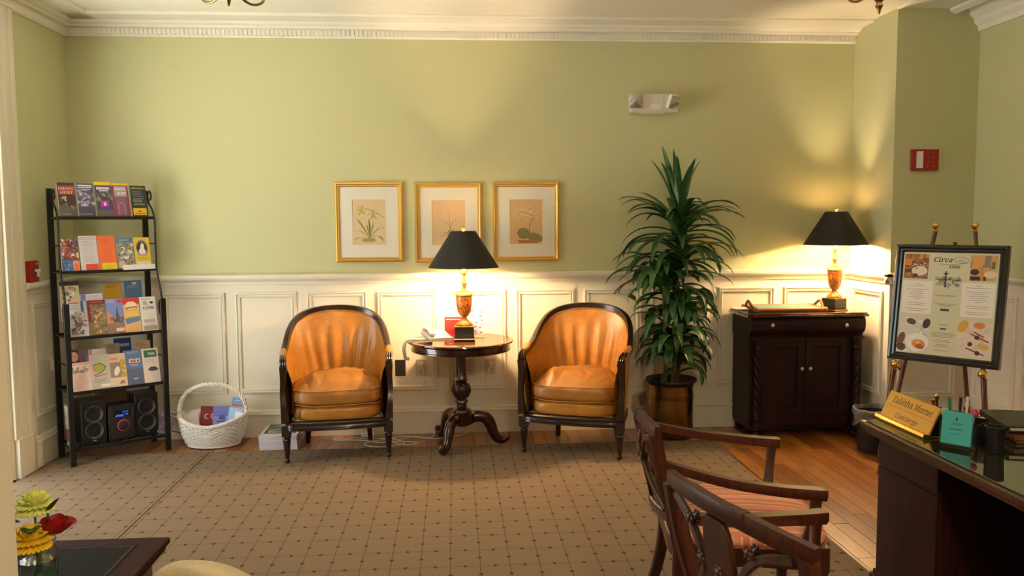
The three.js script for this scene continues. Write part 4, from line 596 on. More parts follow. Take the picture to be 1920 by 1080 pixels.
  leaflet('white leaflet with large black title and cottage picture, last in front on the third shelf', 0.212, 0.814, f3, 0.100, 0.226, lean, c => { bg(c, '#dad2ca'); lines(c, 14, 12, 70, 1, '#55504c'); txt(c, 'IL', 36, 48, 27, '#2a2624', 'bold', 'serif'); c.fillStyle = '#2a2624'; c.beginPath(); c.ellipse(72, 36, 11, 7, 0, 0, 7); c.fill(); txt(c, 'CAME', 52, 76, 23, '#2a2624', 'bold', 'serif'); c.fillStyle = '#b8a49c'; c.fillRect(14, 138, 70, 18); c.fillStyle = '#cfc0b8'; c.fillRect(20, 156, 60, 16); c.fillStyle = '#a69484'; c.fillRect(8, 176, 84, 26); });
  // third shelf, behind
  const b3 = -0.045;
  leaflet('tall leaflet with small pictures on cream, left at the back of the third shelf', -0.215, 0.90, b3, 0.112, 0.252, 0.18, c => { bg(c, '#c4b692'); c.fillStyle = '#33261f'; c.fillRect(0, 0, 96, 22); blobs(c, 10, 26, 80, 170, ['#8c7a52', '#d8d0c0', '#b49a94', '#5c5244', '#a8a070'], 44, 10); });
  leaflet('white leaflet with a violet edge behind the dark red one on the third shelf', -0.105, 0.86, 0.035, 0.13, 0.212, 0.20, c => { bg(c, '#cfc6d0'); c.fillStyle = '#7a78ac'; c.fillRect(0, 0, 22, 208); lines(c, 30, 14, 56, 6, '#a8a0b0', 12); });
  leaflet('yellow leaflet at the back of the third shelf', 0.040, 0.90, b3, 0.105, 0.222, 0.18, c => { bg(c, '#c99c1e'); lines(c, 14, 10, 70, 2, '#6a4e10', 8); });
  leaflet('blue leaflet at the back right of the third shelf', 0.170, 0.90, b3, 0.112, 0.240, 0.18, c => { bg(c, '#4f759c'); c.fillStyle = '#b8c8d4'; c.fillRect(44, 10, 24, 14); lines(c, 18, 30, 60, 2, '#a0b8cc'); });
  // fourth shelf, front row
  const f4 = 0.118;
  leaflet('white and pink price leaflet, first on the bottom leaflet shelf', -0.205, 0.470, f4, 0.112, 0.182, 0.3, c => { bg(c, '#d4bcb4'); c.fillStyle = '#cfa09c'; c.fillRect(0, 0, 96, 20); blobs(c, 0, 34, 96, 44, ['#8a7c60', '#a08e76', '#6f6450'], 22, 10); lines(c, 12, 92, 70, 10, '#cf8c88', 11); }, { roll: 0.03 });
  leaflet('map leaflet with a green park, second in front on the bottom leaflet shelf', -0.098, 0.470, f4, 0.110, 0.222, lean, c => { bg(c, '#b0aa9c'); c.fillStyle = '#d8a0ac'; c.fillRect(0, 0, 12, 150); c.fillStyle = '#9a9c4c'; c.beginPath(); c.ellipse(42, 84, 32, 28, 0.3, 0, 7); c.fill(); c.strokeStyle = '#4c4034'; c.lineWidth = 4; c.beginPath(); c.moveTo(10, 68); c.quadraticCurveTo(56, 40, 78, 80); c.quadraticCurveTo(60, 120, 14, 124); c.stroke(); c.strokeStyle = '#a84a40'; c.beginPath(); c.moveTo(20, 134); c.lineTo(82, 122); c.stroke(); lines(c, 16, 150, 66, 3, '#7c766a', 8); c.fillStyle = '#ddd6ce'; c.fillRect(46, 182, 48, 16); });
  leaflet('cream leaflet with white bird and yellow reeds on the bottom leaflet shelf', 0.008, 0.470, f4, 0.102, 0.214, lean, c => { bg(c, '#c8b09a'); c.fillStyle = '#cf8470'; c.fillRect(8, 24, 44, 18); c.fillStyle = '#8c7a72'; c.fillRect(4, 54, 60, 96); c.fillStyle = '#d8cfc8'; c.beginPath(); c.ellipse(42, 110, 15, 30, 0.3, 0, 7); c.fill(); c.fillStyle = '#b8983a'; c.fillRect(64, 40, 28, 110); blobs(c, 62, 60, 30, 90, ['#d8b84a', '#8f7a34'], 16, 6); c.fillStyle = '#d2b8a4'; c.fillRect(0, 154, 96, 54); blobs(c, 16, 170, 64, 22, ['#94685a'], 4, 8); });
  leaflet('blue leaflet with a small orange boat, fourth in front on the bottom leaflet shelf', 0.110, 0.470, f4, 0.104, 0.226, lean, c => { bg(c, '#5c6f98'); lines(c, 10, 10, 74, 2, '#9eb0d0', 8); c.fillStyle = '#d8d4d0'; c.fillRect(20, 54, 62, 22); c.fillStyle = '#c4622c'; c.fillRect(26, 58, 34, 15); c.fillStyle = '#7a3c2c'; c.fillRect(66, 60, 12, 12); lines(c, 24, 86, 56, 2, '#c8d0e0', 8); c.fillStyle = '#56607c'; c.fillRect(0, 112, 96, 96); c.fillStyle = '#b8bccc'; c.fillRect(36, 170, 26, 6); });
  leaflet('pale leaflet with green title box and a car, last on the bottom leaflet shelf', 0.214, 0.470, f4, 0.102, 0.226, lean, c => { bg(c, '#d2c2ba'); c.fillStyle = '#3f6a4c'; c.fillRect(12, 10, 76, 44); txt(c, 'TDA', 56, 40, 22, '#d6ddd2'); lines(c, 12, 66, 66, 3, '#b0a09a', 9); c.fillStyle = '#5f463f'; c.beginPath(); c.ellipse(58, 128, 30, 11, 0, 0, 7); c.fill(); c.fillStyle = '#40302c'; c.fillRect(40, 114, 34, 10); });
  const b4 = -0.03;
  leaflet('portrait leaflet with a face, left at the back of the bottom leaflet shelf', -0.208, 0.50, 0.03, 0.108, 0.222, 0.2, c => { bg(c, '#33262a'); c.fillStyle = '#b8826c'; c.beginPath(); c.ellipse(34, 44, 22, 30, 0, 0, 7); c.fill(); c.fillStyle = '#54352c'; c.fillRect(22, 38, 8, 4); c.fillRect(38, 38, 8, 4); c.fillStyle = '#5c4650'; c.fillRect(60, 0, 36, 80); });
  leaflet('white topped leaflet peeking out behind the map leaflet', -0.088, 0.51, 0.04, 0.10, 0.205, 0.2, c => { bg(c, '#e0d2d0'); c.fillStyle = '#c86a80'; c.fillRect(0, 0, 16, 208); });
  leaflet('grey leaflet behind the bird leaflet on the bottom leaflet shelf', 0.015, 0.51, b4, 0.102, 0.222, 0.2, c => { bg(c, '#a89c90'); lines(c, 10, 10, 70, 3, '#7a7068', 8); });
  leaflet('deep blue leaflet, tallest at the back of the bottom leaflet shelf', 0.095, 0.52, b4 - 0.03, 0.108, 0.238, 0.2, c => { bg(c, '#1c3c74'); c.fillStyle = '#8ea2c4'; c.fillRect(16, 32, 70, 18); });
  leaflet('tan leaflet at the back right of the bottom leaflet shelf', 0.208, 0.51, b4, 0.108, 0.222, 0.2, c => { bg(c, '#b09884'); lines(c, 12, 14, 66, 3, '#7c6858', 8); });
}
{ // stereo on the lowest shelf: two loudspeakers and a player between them, a folded newspaper and papers beside
  const y0 = 0.112, place = (o, u, n, dt = 0) => { o.position.copy(rackPoint(u, y0, n)); o.rotation.y = 0.646 + dt; };
  const cab = S(lin(0.008, 0.008, 0.009), 0.35), cone = S(lin(0.014, 0.014, 0.015), 0.5);
  const sp0 = thing('loudspeaker', 'x', 'loudspeaker', [0, 0, 0], 0);
  put('case', box(0.148, 0.285, 0.17, 0, 0, 0, 0.006), cab, sp0);
  for (const y of [0.092, 0.196]) { put('cone', [lathe([[0.054, 0], [0.058, 0.006], [0.052, 0.010], [0.047, 0.006], [0.020, -0.012], [0, -0.010]], 32).rotateX(Math.PI / 2).translate(0, y, 0.0845)], cone, sp0); put('trim_ring', [new THREE.TorusGeometry(0.056, 0.0013, 8, 48).translate(0, y, 0.090), lathe([[0.010, 0.0], [0.012, 0.004], [0.009, 0.006], [0, 0.008]], 24).rotateX(Math.PI / 2).translate(0, y, 0.078)], M.darkChrome, sp0); }
  put('badge', box(0.020, 0.006, 0.003, 0, 0.026, 0.085, 0.001), M.chrome, sp0);
  place(sp0, -0.150, 0.02); sp0.userData.label = 'black loudspeaker left of the lit player on the lowest rack shelf'; sp0.userData.group = 'stereo loudspeakers';
  const s2 = copyOf(sp0, [0, 0, 0], 0, 'black loudspeaker right of the lit player on the lowest rack shelf', 'stereo loudspeakers'); place(s2, 0.178, 0.0);
  const pl = thing('stereo_player', 'black stereo player with a glowing blue display and red ringed dial', 'stereo'); place(pl, 0.018, 0.01);
  put('case', box(0.165, 0.235, 0.18, 0, 0, 0, 0.006), cab, pl);
  put('face', box(0.140, 0.205, 0.004, 0, 0.015, 0.0885, 0.002), P(lin(0.01, 0.01, 0.011), 0.12, { clearcoat: 0.6 }), pl);
  const dx = canvasTex(128, 64, (c, w, h) => { c.fillStyle = '#020611'; c.fillRect(0, 0, w, h); c.fillStyle = '#3d7bff'; for (let i = 0; i < 13; i++) c.fillRect(8 + i * 5, 52 - (4 + rnd() * 14), 4, 16); c.fillStyle = '#2c5fd0'; for (const x of [64, 76, 90, 102]) c.fillRect(x, 12, 7, 14); c.fillRect(84, 36, 26, 12); });
  const ds = put('display', new THREE.PlaneGeometry(0.098, 0.046).translate(0.004, 0.178, 0.0912), S(0x000000, 0.3, { emissive: 0xffffff, emissiveMap: dx, emissiveIntensity: 0.55 }), pl, true);
  put('dial', lathe([[0.033, 0], [0.033, 0.010], [0.026, 0.014], [0, 0.012]], 30).rotateX(Math.PI / 2).translate(0.006, 0.100, 0.090), cone, pl);
  put('dial_light', new THREE.TorusGeometry(0.034, 0.0032, 8, 44).translate(0.006, 0.100, 0.094), S(lin(0.25, 0.01, 0.02), 0.4, { emissive: new THREE.Color(0.35, 0.02, 0.05), emissiveIntensity: 0.35 }), pl);
  const bx = thing('cardboard_box', 'small brown cardboard box behind the stereo player under the shelf', 'box', rackPoint(0.0, 0.35, -0.055).toArray(), 0.646); put('body', box(0.17, 0.085, 0.10, 0, 0, 0, 0.003), S(lin(0.10, 0.06, 0.03), 0.8), bx); put('flap', box(0.166, 0.004, 0.05, 0, 0.0855, 0.024), S(lin(0.12, 0.07, 0.035), 0.8), bx);
  const np = canvasTex(128, 256, (c, w, h) => { c.fillStyle = '#b9b4aa'; c.fillRect(0, 0, w, h); c.fillStyle = '#7a4038'; c.fillRect(20, 150, 80, 80); for (let i = 0; i < 16; i++) { c.fillStyle = '#77736c'; c.fillRect(12, 16 + i * 8, 100 * (0.6 + 0.4 * rnd()), 3); } });
  const nw = put('newspaper', [surf((u, v) => [0.13 * (u - 0.5), 0.255 * v, 0.018 * Math.sin(u * 3) + 0.010 * v], 10, 8, { uv: true }), surf((u, v) => [0.13 * (u - 0.5), 0.255 * v, -0.016 + 0.018 * Math.sin(u * 3) + 0.006 * v], 10, 8, { uv: true }), surf((u, v) => [-0.065, 0.255 * u, -0.016 + 0.016 * v + 0.010 * u], 6, 2, { uv: true }), surf((u, v) => [0.13 * (u - 0.5), 0.255 + 0.004 * Math.sin(v * 3), -0.010 + 0.02 * v + 0.018 * Math.sin(u * 3)], 10, 3, { uv: true })], S(0xffffff, 0.85, { map: np, side: THREE.DoubleSide }), scene, true);
  nw.position.copy(rackPoint(-0.262, 0.112, -0.02)); nw.rotation.y = -0.9; tag(nw, 'folded newspaper standing at the left end of the lowest rack shelf', 'newspaper');
  const pt = canvasTex(96, 160, (c, w, h) => { c.fillStyle = '#6c5f6c'; c.fillRect(0, 0, w, h); for (let i = 0; i < 30; i++) { c.fillStyle = ['#82727c', '#544854', '#9a8c90'][i % 3]; c.fillRect(rnd() * w, rnd() * h, 22, 10); } });
  const mg = new THREE.Mesh(new THREE.BoxGeometry(0.105, 0.150, 0.012).translate(0, 0.075, 0), [M.paper, M.paper, M.paper, M.paper, S(0xffffff, 0.5, { map: pt }), M.paper]); mg.name = numbered('magazine'); mg.castShadow = mg.receiveShadow = true; mg.rotation.order = 'YXZ'; mg.rotation.set(-0.12, 0.5, -0.42); mg.position.copy(rackPoint(0.262, 0.112, 0.085)); scene.add(mg); tag(mg, 'tilted purple-grey magazine at the right end of the lowest rack shelf', 'magazine');
}
// ---------------------------------------------------------------- wicker basket with leaflets
{
  const BX = -1.655, BZ = 0.195;
  const t = thing('wicker_basket', 'white wicker basket with a twisted hoop handle on the floor by the wall', 'basket', [BX, 0.002, BZ]);
  const rimY = a => 0.150 + 0.055 * Math.pow(Math.abs(Math.cos(a)), 1.6), rad = (v) => 0.80 + 0.26 * Math.sin(Math.min(1, v * 1.15) * Math.PI * 0.5) - 0.03 * v * v;
  const pt = (a, v, off) => { const k = rad(v) , rx = 0.213 * k + off, rz = 0.150 * k + off; return V(Math.cos(a) * rx, 0.012 + (rimY(a) - 0.012) * v, Math.sin(a) * rz); };
  const strands = [], NS = 44, rows = 13;
  for (let r = 0; r < rows; r++) { const p = []; for (let i = 0; i < NS * 2; i++) { const a = i / (NS * 2) * 2 * Math.PI; p.push(pt(a, (r + 0.5) / rows, 0.0045 * Math.cos(i * Math.PI / 2 * 2 / 2 + r * Math.PI) )); } strands.push(tube(p, 0.0052, NS * 5, 5, true)); }
  put('weave', strands, M.wicker, t).userData.kind = 'stuff';
  const stakes = []; for (let i = 0; i < NS; i++) { const a = (i + 0.5) / NS * 2 * Math.PI; stakes.push(tube([pt(a, 0.0, 0), pt(a, 0.3, 0), pt(a, 0.65, 0), pt(a, 1.0, 0)], 0.0032, 6, 5)); }
  put('stakes', stakes, M.wicker, t).userData.kind = 'stuff';
  put('base', [surf((u, v) => { const a = u * 2 * Math.PI, k = v * 0.80; return [Math.cos(a) * 0.213 * k, 0.010, Math.sin(a) * 0.150 * k]; }, 40, 3), tube(Array.from({ length: 40 }, (_, i) => pt(i / 40 * 2 * Math.PI, 0.0, 0).setY(0.009)), 0.008, 120, 6, true)], M.wicker, t);
  const rope = (path, r, turns, n) => [0, 1, 2].map(k => { const c = curve(path.pts, path.closed), q = []; for (let i = 0; i < n; i++) { const u = i / (path.closed ? n : n - 1), p = c.getPoint(u), T = c.getTangent(u), b = V(0.3, 1, 0.2).cross(T).normalize(), m = T.clone().cross(b), a = u * turns * 2 * Math.PI + k * 2.094; q.push(p.addScaledVector(b, r * Math.cos(a)).addScaledVector(m, r * Math.sin(a))); } return tube(q, r * 0.85, n * 2, 6, path.closed); });
  put('rim', rope({ pts: Array.from({ length: 36 }, (_, i) => pt(i / 36 * 2 * Math.PI, 1.02, 0.002)), closed: true }, 0.0085, 24, 180), M.wicker, t);
  put('handle', rope({ pts: [[-0.218, 0.165, 0], [-0.222, 0.25, 0], [-0.185, 0.345, 0], [-0.10, 0.402, 0], [0, 0.417, 0], [0.10, 0.402, 0], [0.185, 0.345, 0], [0.222, 0.25, 0], [0.218, 0.165, 0]], closed: false }, 0.0085, 13, 120), M.wicker, t);
  const inB = (label, x, z, w, h, yaw, tilt, roll, draw, th = 0.008, y = 0.03) => { const o = leaflet(label, 0, 0, 0, w, h, tilt, draw, { t: th, group: 'leaflets in the white basket' }); o.position.set(BX + x, y, BZ + z); o.rotation.set(-tilt, yaw, roll); return o; };
  inB('white leaflet with a row of dark bars at the left of the basket', -0.125, 0.035, 0.11, 0.195, 0.35, 0.22, 0.10, c => { bg(c, '#d2c8c4'); for (let i = 0; i < 9; i++) { c.fillStyle = '#6a6664'; c.fillRect(30 + i * 7, 100 + i * 3, 4, 90); } });
  inB('blank white leaflet behind the barred one in the basket', -0.10, -0.01, 0.12, 0.21, 0.1, 0.2, 0.14, c => { bg(c, '#ddd0c6'); });
  inB('dark red leaflet marked CC in the middle of the basket', -0.045, 0.01, 0.108, 0.235, 0.05, 0.22, -0.05, c => { bg(c, '#7c1418'); c.fillStyle = '#5c0e12'; c.fillRect(0, 0, 96, 20); txt(c, 'C', 36, 76, 42, '#d8a8a0'); txt(c, 'C', 74, 74, 42, '#d8a8a0'); });
  inB('violet-blue leaflet right of the red one in the basket', 0.050, 0.015, 0.115, 0.235, -0.05, 0.2, 0.0, c => { bg(c, '#5a62a8'); c.fillStyle = '#7d86c4'; c.fillRect(0, 60, 96, 148); c.fillStyle = '#3f4684'; c.fillRect(34, 52, 36, 30); c.fillRect(22, 88, 62, 8); c.fillStyle = '#5c6a44'; c.beginPath(); c.ellipse(40, 176, 40, 26, 0, 0, 7); c.fill(); });
  inB('pale blue leaflet with a red stripe at the right of the basket', 0.122, 0.03, 0.10, 0.225, -0.2, 0.2, -0.12, c => { bg(c, '#8cb0d4'); c.fillStyle = '#d9d4e4'; c.fillRect(46, 20, 50, 60); c.strokeStyle = '#a8243c'; c.lineWidth = 9; c.beginPath(); c.moveTo(40, 60); c.lineTo(96, 120); c.stroke(); c.fillStyle = '#24305c'; c.fillRect(60, 100, 14, 100); c.fillStyle = '#8a8070'; c.fillRect(74, 110, 22, 98); });
  inB('blue and red topped leaflet, highest at the right of the basket', 0.135, -0.02, 0.102, 0.285, -0.25, 0.15, -0.08, c => { bg(c, '#c4bcc8'); c.fillStyle = '#3f74b4'; c.fillRect(0, 0, 96, 34); c.fillStyle = '#b02a44'; c.fillRect(0, 34, 96, 10); lines(c, 20, 14, 40, 1, '#c8d8ec'); });
}
// ---------------------------------------------------------------- stack of papers under the left tub chair
{
  const cover = canvasTex(200, 256, (c, w, h) => { c.fillStyle = '#cfc8cc'; c.fillRect(0, 0, w, h); c.fillStyle = '#4c5058'; c.fillRect(14, 16, 172, 190); for (let i = 0; i < 40; i++) { c.fillStyle = ['#6a7080', '#8c9098', '#30343c', '#a8a090', '#9aa838'][i % 5]; c.fillRect(18 + rnd() * 140, 20 + rnd() * 150, 26, 18); } glyphs(c, 36, 160, 110, 32, '#e4e0e2'); });
  const pg = S(lin(0.62, 0.56, 0.63), 0.8), tilt = 0.03;
  for (let k = 0; k < 6; k++) {
    const g = new THREE.BoxGeometry(0.25, 0.0155, 0.34), top = k === 5;
    const o = new THREE.Mesh(g, [pg, pg, top ? S(0xffffff, 0.45, { map: cover }) : pg, pg, pg, pg]); o.name = numbered('magazine_bundle'); o.castShadow = o.receiveShadow = true;
    o.position.set(-1.190 + rr(-0.004, 0.004), 0.0085 + k * 0.0160, 0.200 + rr(-0.004, 0.004)); o.rotation.y = tilt + rr(-0.02, 0.02); scene.add(o);
    tag(o, ['lowest magazine of the stack under the left tub chair, lying on the floor', 'second magazine from the floor in the stack under the left tub chair', 'third magazine from the floor in the stack under the left tub chair', 'fourth magazine from the floor in the stack under the left tub chair', 'magazine just below the picture cover in the stack under the left tub chair', 'top magazine with a dark picture cover on the stack under the left tub chair'][k], 'magazine', 'magazines stacked under the left tub chair');
  }
}
// ---------------------------------------------------------------- outlets, plugs and cords
{
  const ivory = S(lin(0.58, 0.53, 0.42), 0.4);
  const plate = (x, y, label, mat, group, kids = true) => {
    const o = thing('outlet', label, 'outlet', [x, y, 0.001], 0, group);
    put('cover_plate', frameRing(0.074, 0.118, [[0, 0], [0.001, 0.004], [0.004, 0.006], [0.037, 0.006]]), mat, o);
    if (kids) for (const s of [-1, 1]) { const f = put('receptacle', span(-0.016, 0.016, s * 0.024 - 0.014, s * 0.024 + 0.014, 0.004, 0.0085, 0.003), mat, o); put('slot', [span(-0.008, -0.005, s * 0.024 - 0.003, s * 0.024 + 0.008, 0.008, 0.009), span(0.005, 0.008, s * 0.024 - 0.003, s * 0.024 + 0.008, 0.008, 0.009), ball(0.0028, 0, s * 0.024 - 0.007, 0.0075)], M.black, f); }
    return o;
  };
  plate(-0.389, 0.476, 'black outlet plate on the panelling right of the left tub chair', M.black, undefined, false);
  plate(-0.240, 0.476, 'cream wall outlet left of the table column, with a plug in it', ivory);
  plate(0.098, 0.476, 'cream wall outlet just right of the table column, nothing plugged in', ivory);
  plate(0.255, 0.476, 'cream wall outlet right of the table column, with a hanging plug', ivory);
  const plug = (x, label, pts) => {
    const o = thing('power_cord', label, 'cord'); const w = S(lin(0.72, 0.70, 0.64), 0.45);
    put('plug', [box(0.024, 0.030, 0.028, x, 0.485, 0.025, 0.006), rod(V(x, 0.494, 0.036), V(x + (pts[0][0] - x), 0.442, 0.045), 0.006, 8)], w, o);
    put('wire', tube([[x, 0.497, 0.038], ...pts.map(([a, b, c]) => [a, b > 0.3 ? b - 0.058 : b, c])], 0.0034, 120, 6), w, o);
  };
  plug(-0.240, 'white cord from the outlet left of the table column, trailing over the floor', [[-0.225, 0.49, 0.045], [-0.212, 0.46, 0.04], [-0.228, 0.38, 0.02], [-0.232, 0.28, 0.04], [-0.222, 0.18, 0.045], [-0.195, 0.08, 0.06], [-0.155, 0.008, 0.11], [-0.20, 0.006, 0.17], [-0.30, 0.006, 0.13], [-0.40, 0.006, 0.20], [-0.50, 0.006, 0.15], [-0.62, 0.006, 0.16], [-0.70, 0.006, 0.12]]);
  plug(0.255, 'white cord from the outlet right of the table column, hanging down the wall', [[0.238, 0.49, 0.045], [0.222, 0.43, 0.03], [0.232, 0.40, 0.03], [0.225, 0.30, 0.03], [0.21, 0.18, 0.045], [0.15, 0.06, 0.06], [0.05, 0.006, 0.09], [-0.07, 0.006, 0.17], [-0.16, 0.006, 0.20], [-0.27, 0.006, 0.15], [-0.38, 0.006, 0.11], [-0.48, 0.006, 0.17], [-0.60, 0.006, 0.12]]);
  const ws = thing('extension_lead', 'white extension lead coiled on the floor under the left tub chair', 'cord'); const w = S(lin(0.74, 0.71, 0.64), 0.45);
  put('socket_block', [box(0.09, 0.030, 0.045, -0.62, 0.006, 0.10, 0.006)], w, ws);
  put('wire', tube([[-0.58, 0.015, 0.10], [-0.50, 0.012, 0.12], [-0.42, 0.012, 0.20], [-0.35, 0.012, 0.32], [-0.42, 0.013, 0.38], [-0.54, 0.013, 0.40], [-0.62, 0.014, 0.33], [-0.56, 0.014, 0.25], [-0.46, 0.016, 0.24], [-0.40, 0.016, 0.34], [-0.30, 0.013, 0.37], [-0.26, 0.013, 0.33], [-0.36, 0.014, 0.28], [-0.52, 0.016, 0.30], [-0.66, 0.014, 0.22], [-0.80, 0.010, 0.20], [-0.92, 0.008, 0.16]], 0.0038, 200, 6), w, ws);
  tag(put('thin_cable', tube([[-1.98, 0.07, 0.06], [-1.93, 0.05, 0.045], [-1.86, 0.02, 0.05], [-1.78, 0.008, 0.06]], 0.003, 40, 6), M.black), 'thin black cable between the leaflet rack and the basket', 'cable');
}
// ---------------------------------------------------------------- fittings on the walls
{
  const e = thing('emergency_light', 'white twin head emergency light high on the back wall', 'light', [1.425, 2.345, 0.001]);
  put('housing', [ball(1, 0, -0.052, 0.038, 0.150, 0.026, 0.036, 24, 12), sweep([[-0.165, 0, 0.030], [0.165, 0, 0.030]], [[-0.066, -0.030], [0.060, -0.030], [0.062, 0.030], [0.045, 0.045], [-0.05, 0.052], [-0.066, 0.04]], { n: 2, side: V(0, 1, 0) }), box(0.14, 0.118, 0.012, -0.01, -0.058, 0.074, 0.004)], M.plastic, e);
  put('label', box(0.068, 0.032, 0.002, 0.004, -0.045, 0.0862), M.white, e);
  for (const [x, ry, rx] of [[-0.135, -0.15, 0.1], [0.125, 0.75, 0.35]]) {
    const h = put('lamp_head', [box(0.098, 0.098, 0.030, 0, -0.049, 0, 0.004)].map(g => g.rotateX(rx).rotateY(ry).translate(x, 0.004, 0.085)), M.plastic, e);
    put('lens', new THREE.ConeGeometry(0.066, 0.045, 4, 1).rotateY(Math.PI / 4).rotateX(Math.PI / 2).translate(0, 0, 0.036).rotateX(rx).rotateY(ry).translate(x, 0.004, 0.085), P(lin(0.55, 0.54, 0.53), 0.12, { metalness: 0.75, clearcoat: 1, clearcoatRoughness: 0.03 }), h);
  }
  const s = thing('fire_alarm_strobe', 'red fire alarm with a white flash lens on the projecting wall', 'alarm', [3.114, 1.905, ZS + 0.001]);
  put('housing', [box(0.186, 0.140, 0.024, 0, -0.07, 0.012, 0.004)], M.red, s);
  put('lens', sweep([[-0.052, -0.055, 0.036], [-0.052, 0.055, 0.036]], [[-0.022, -0.012], [0.022, -0.012], [0.012, 0.016], [-0.012, 0.016]], { n: 2 }), P(lin(0.75, 0.72, 0.70), 0.1, { clearcoat: 0.8 }), s);
  const gr = []; for (const [x, y] of [[0.012, 0.042], [0.055, 0.042], [0.020, 0.012], [0.050, 0.012], [0.020, -0.018], [0.050, -0.018], [0.012, -0.045], [0.055, -0.045]]) gr.push(box(0.014, 0.010, 0.003, x, y, 0.025, 0.001));
  put('grille', gr, S(lin(0.50, 0.06, 0.06), 0.5), s);
  const p = thing('fire_pull_station', 'red fire alarm pull box with a white T handle on the left wall', 'alarm', [XL + 0.001, 1.218, 0.605], Math.PI / 2);
  put('housing', [sweep([[0, -0.068, 0.012], [0, 0.070, 0.012]], [[-0.055, -0.012], [0.055, -0.012], [0.055, 0.018], [0.040, 0.032], [-0.040, 0.032], [-0.055, 0.018]], { n: 2 })], M.red, p);
  put('handle', [box(0.062, 0.014, 0.008, 0, 0.006, 0.046, 0.002), box(0.016, 0.034, 0.008, 0, -0.026, 0.046, 0.002)], M.white, p);
  put('lettering', [box(0.05, 0.007, 0.002, 0, 0.050, 0.0445)], S(lin(0.5, 0.4, 0.4), 0.5), p);
}
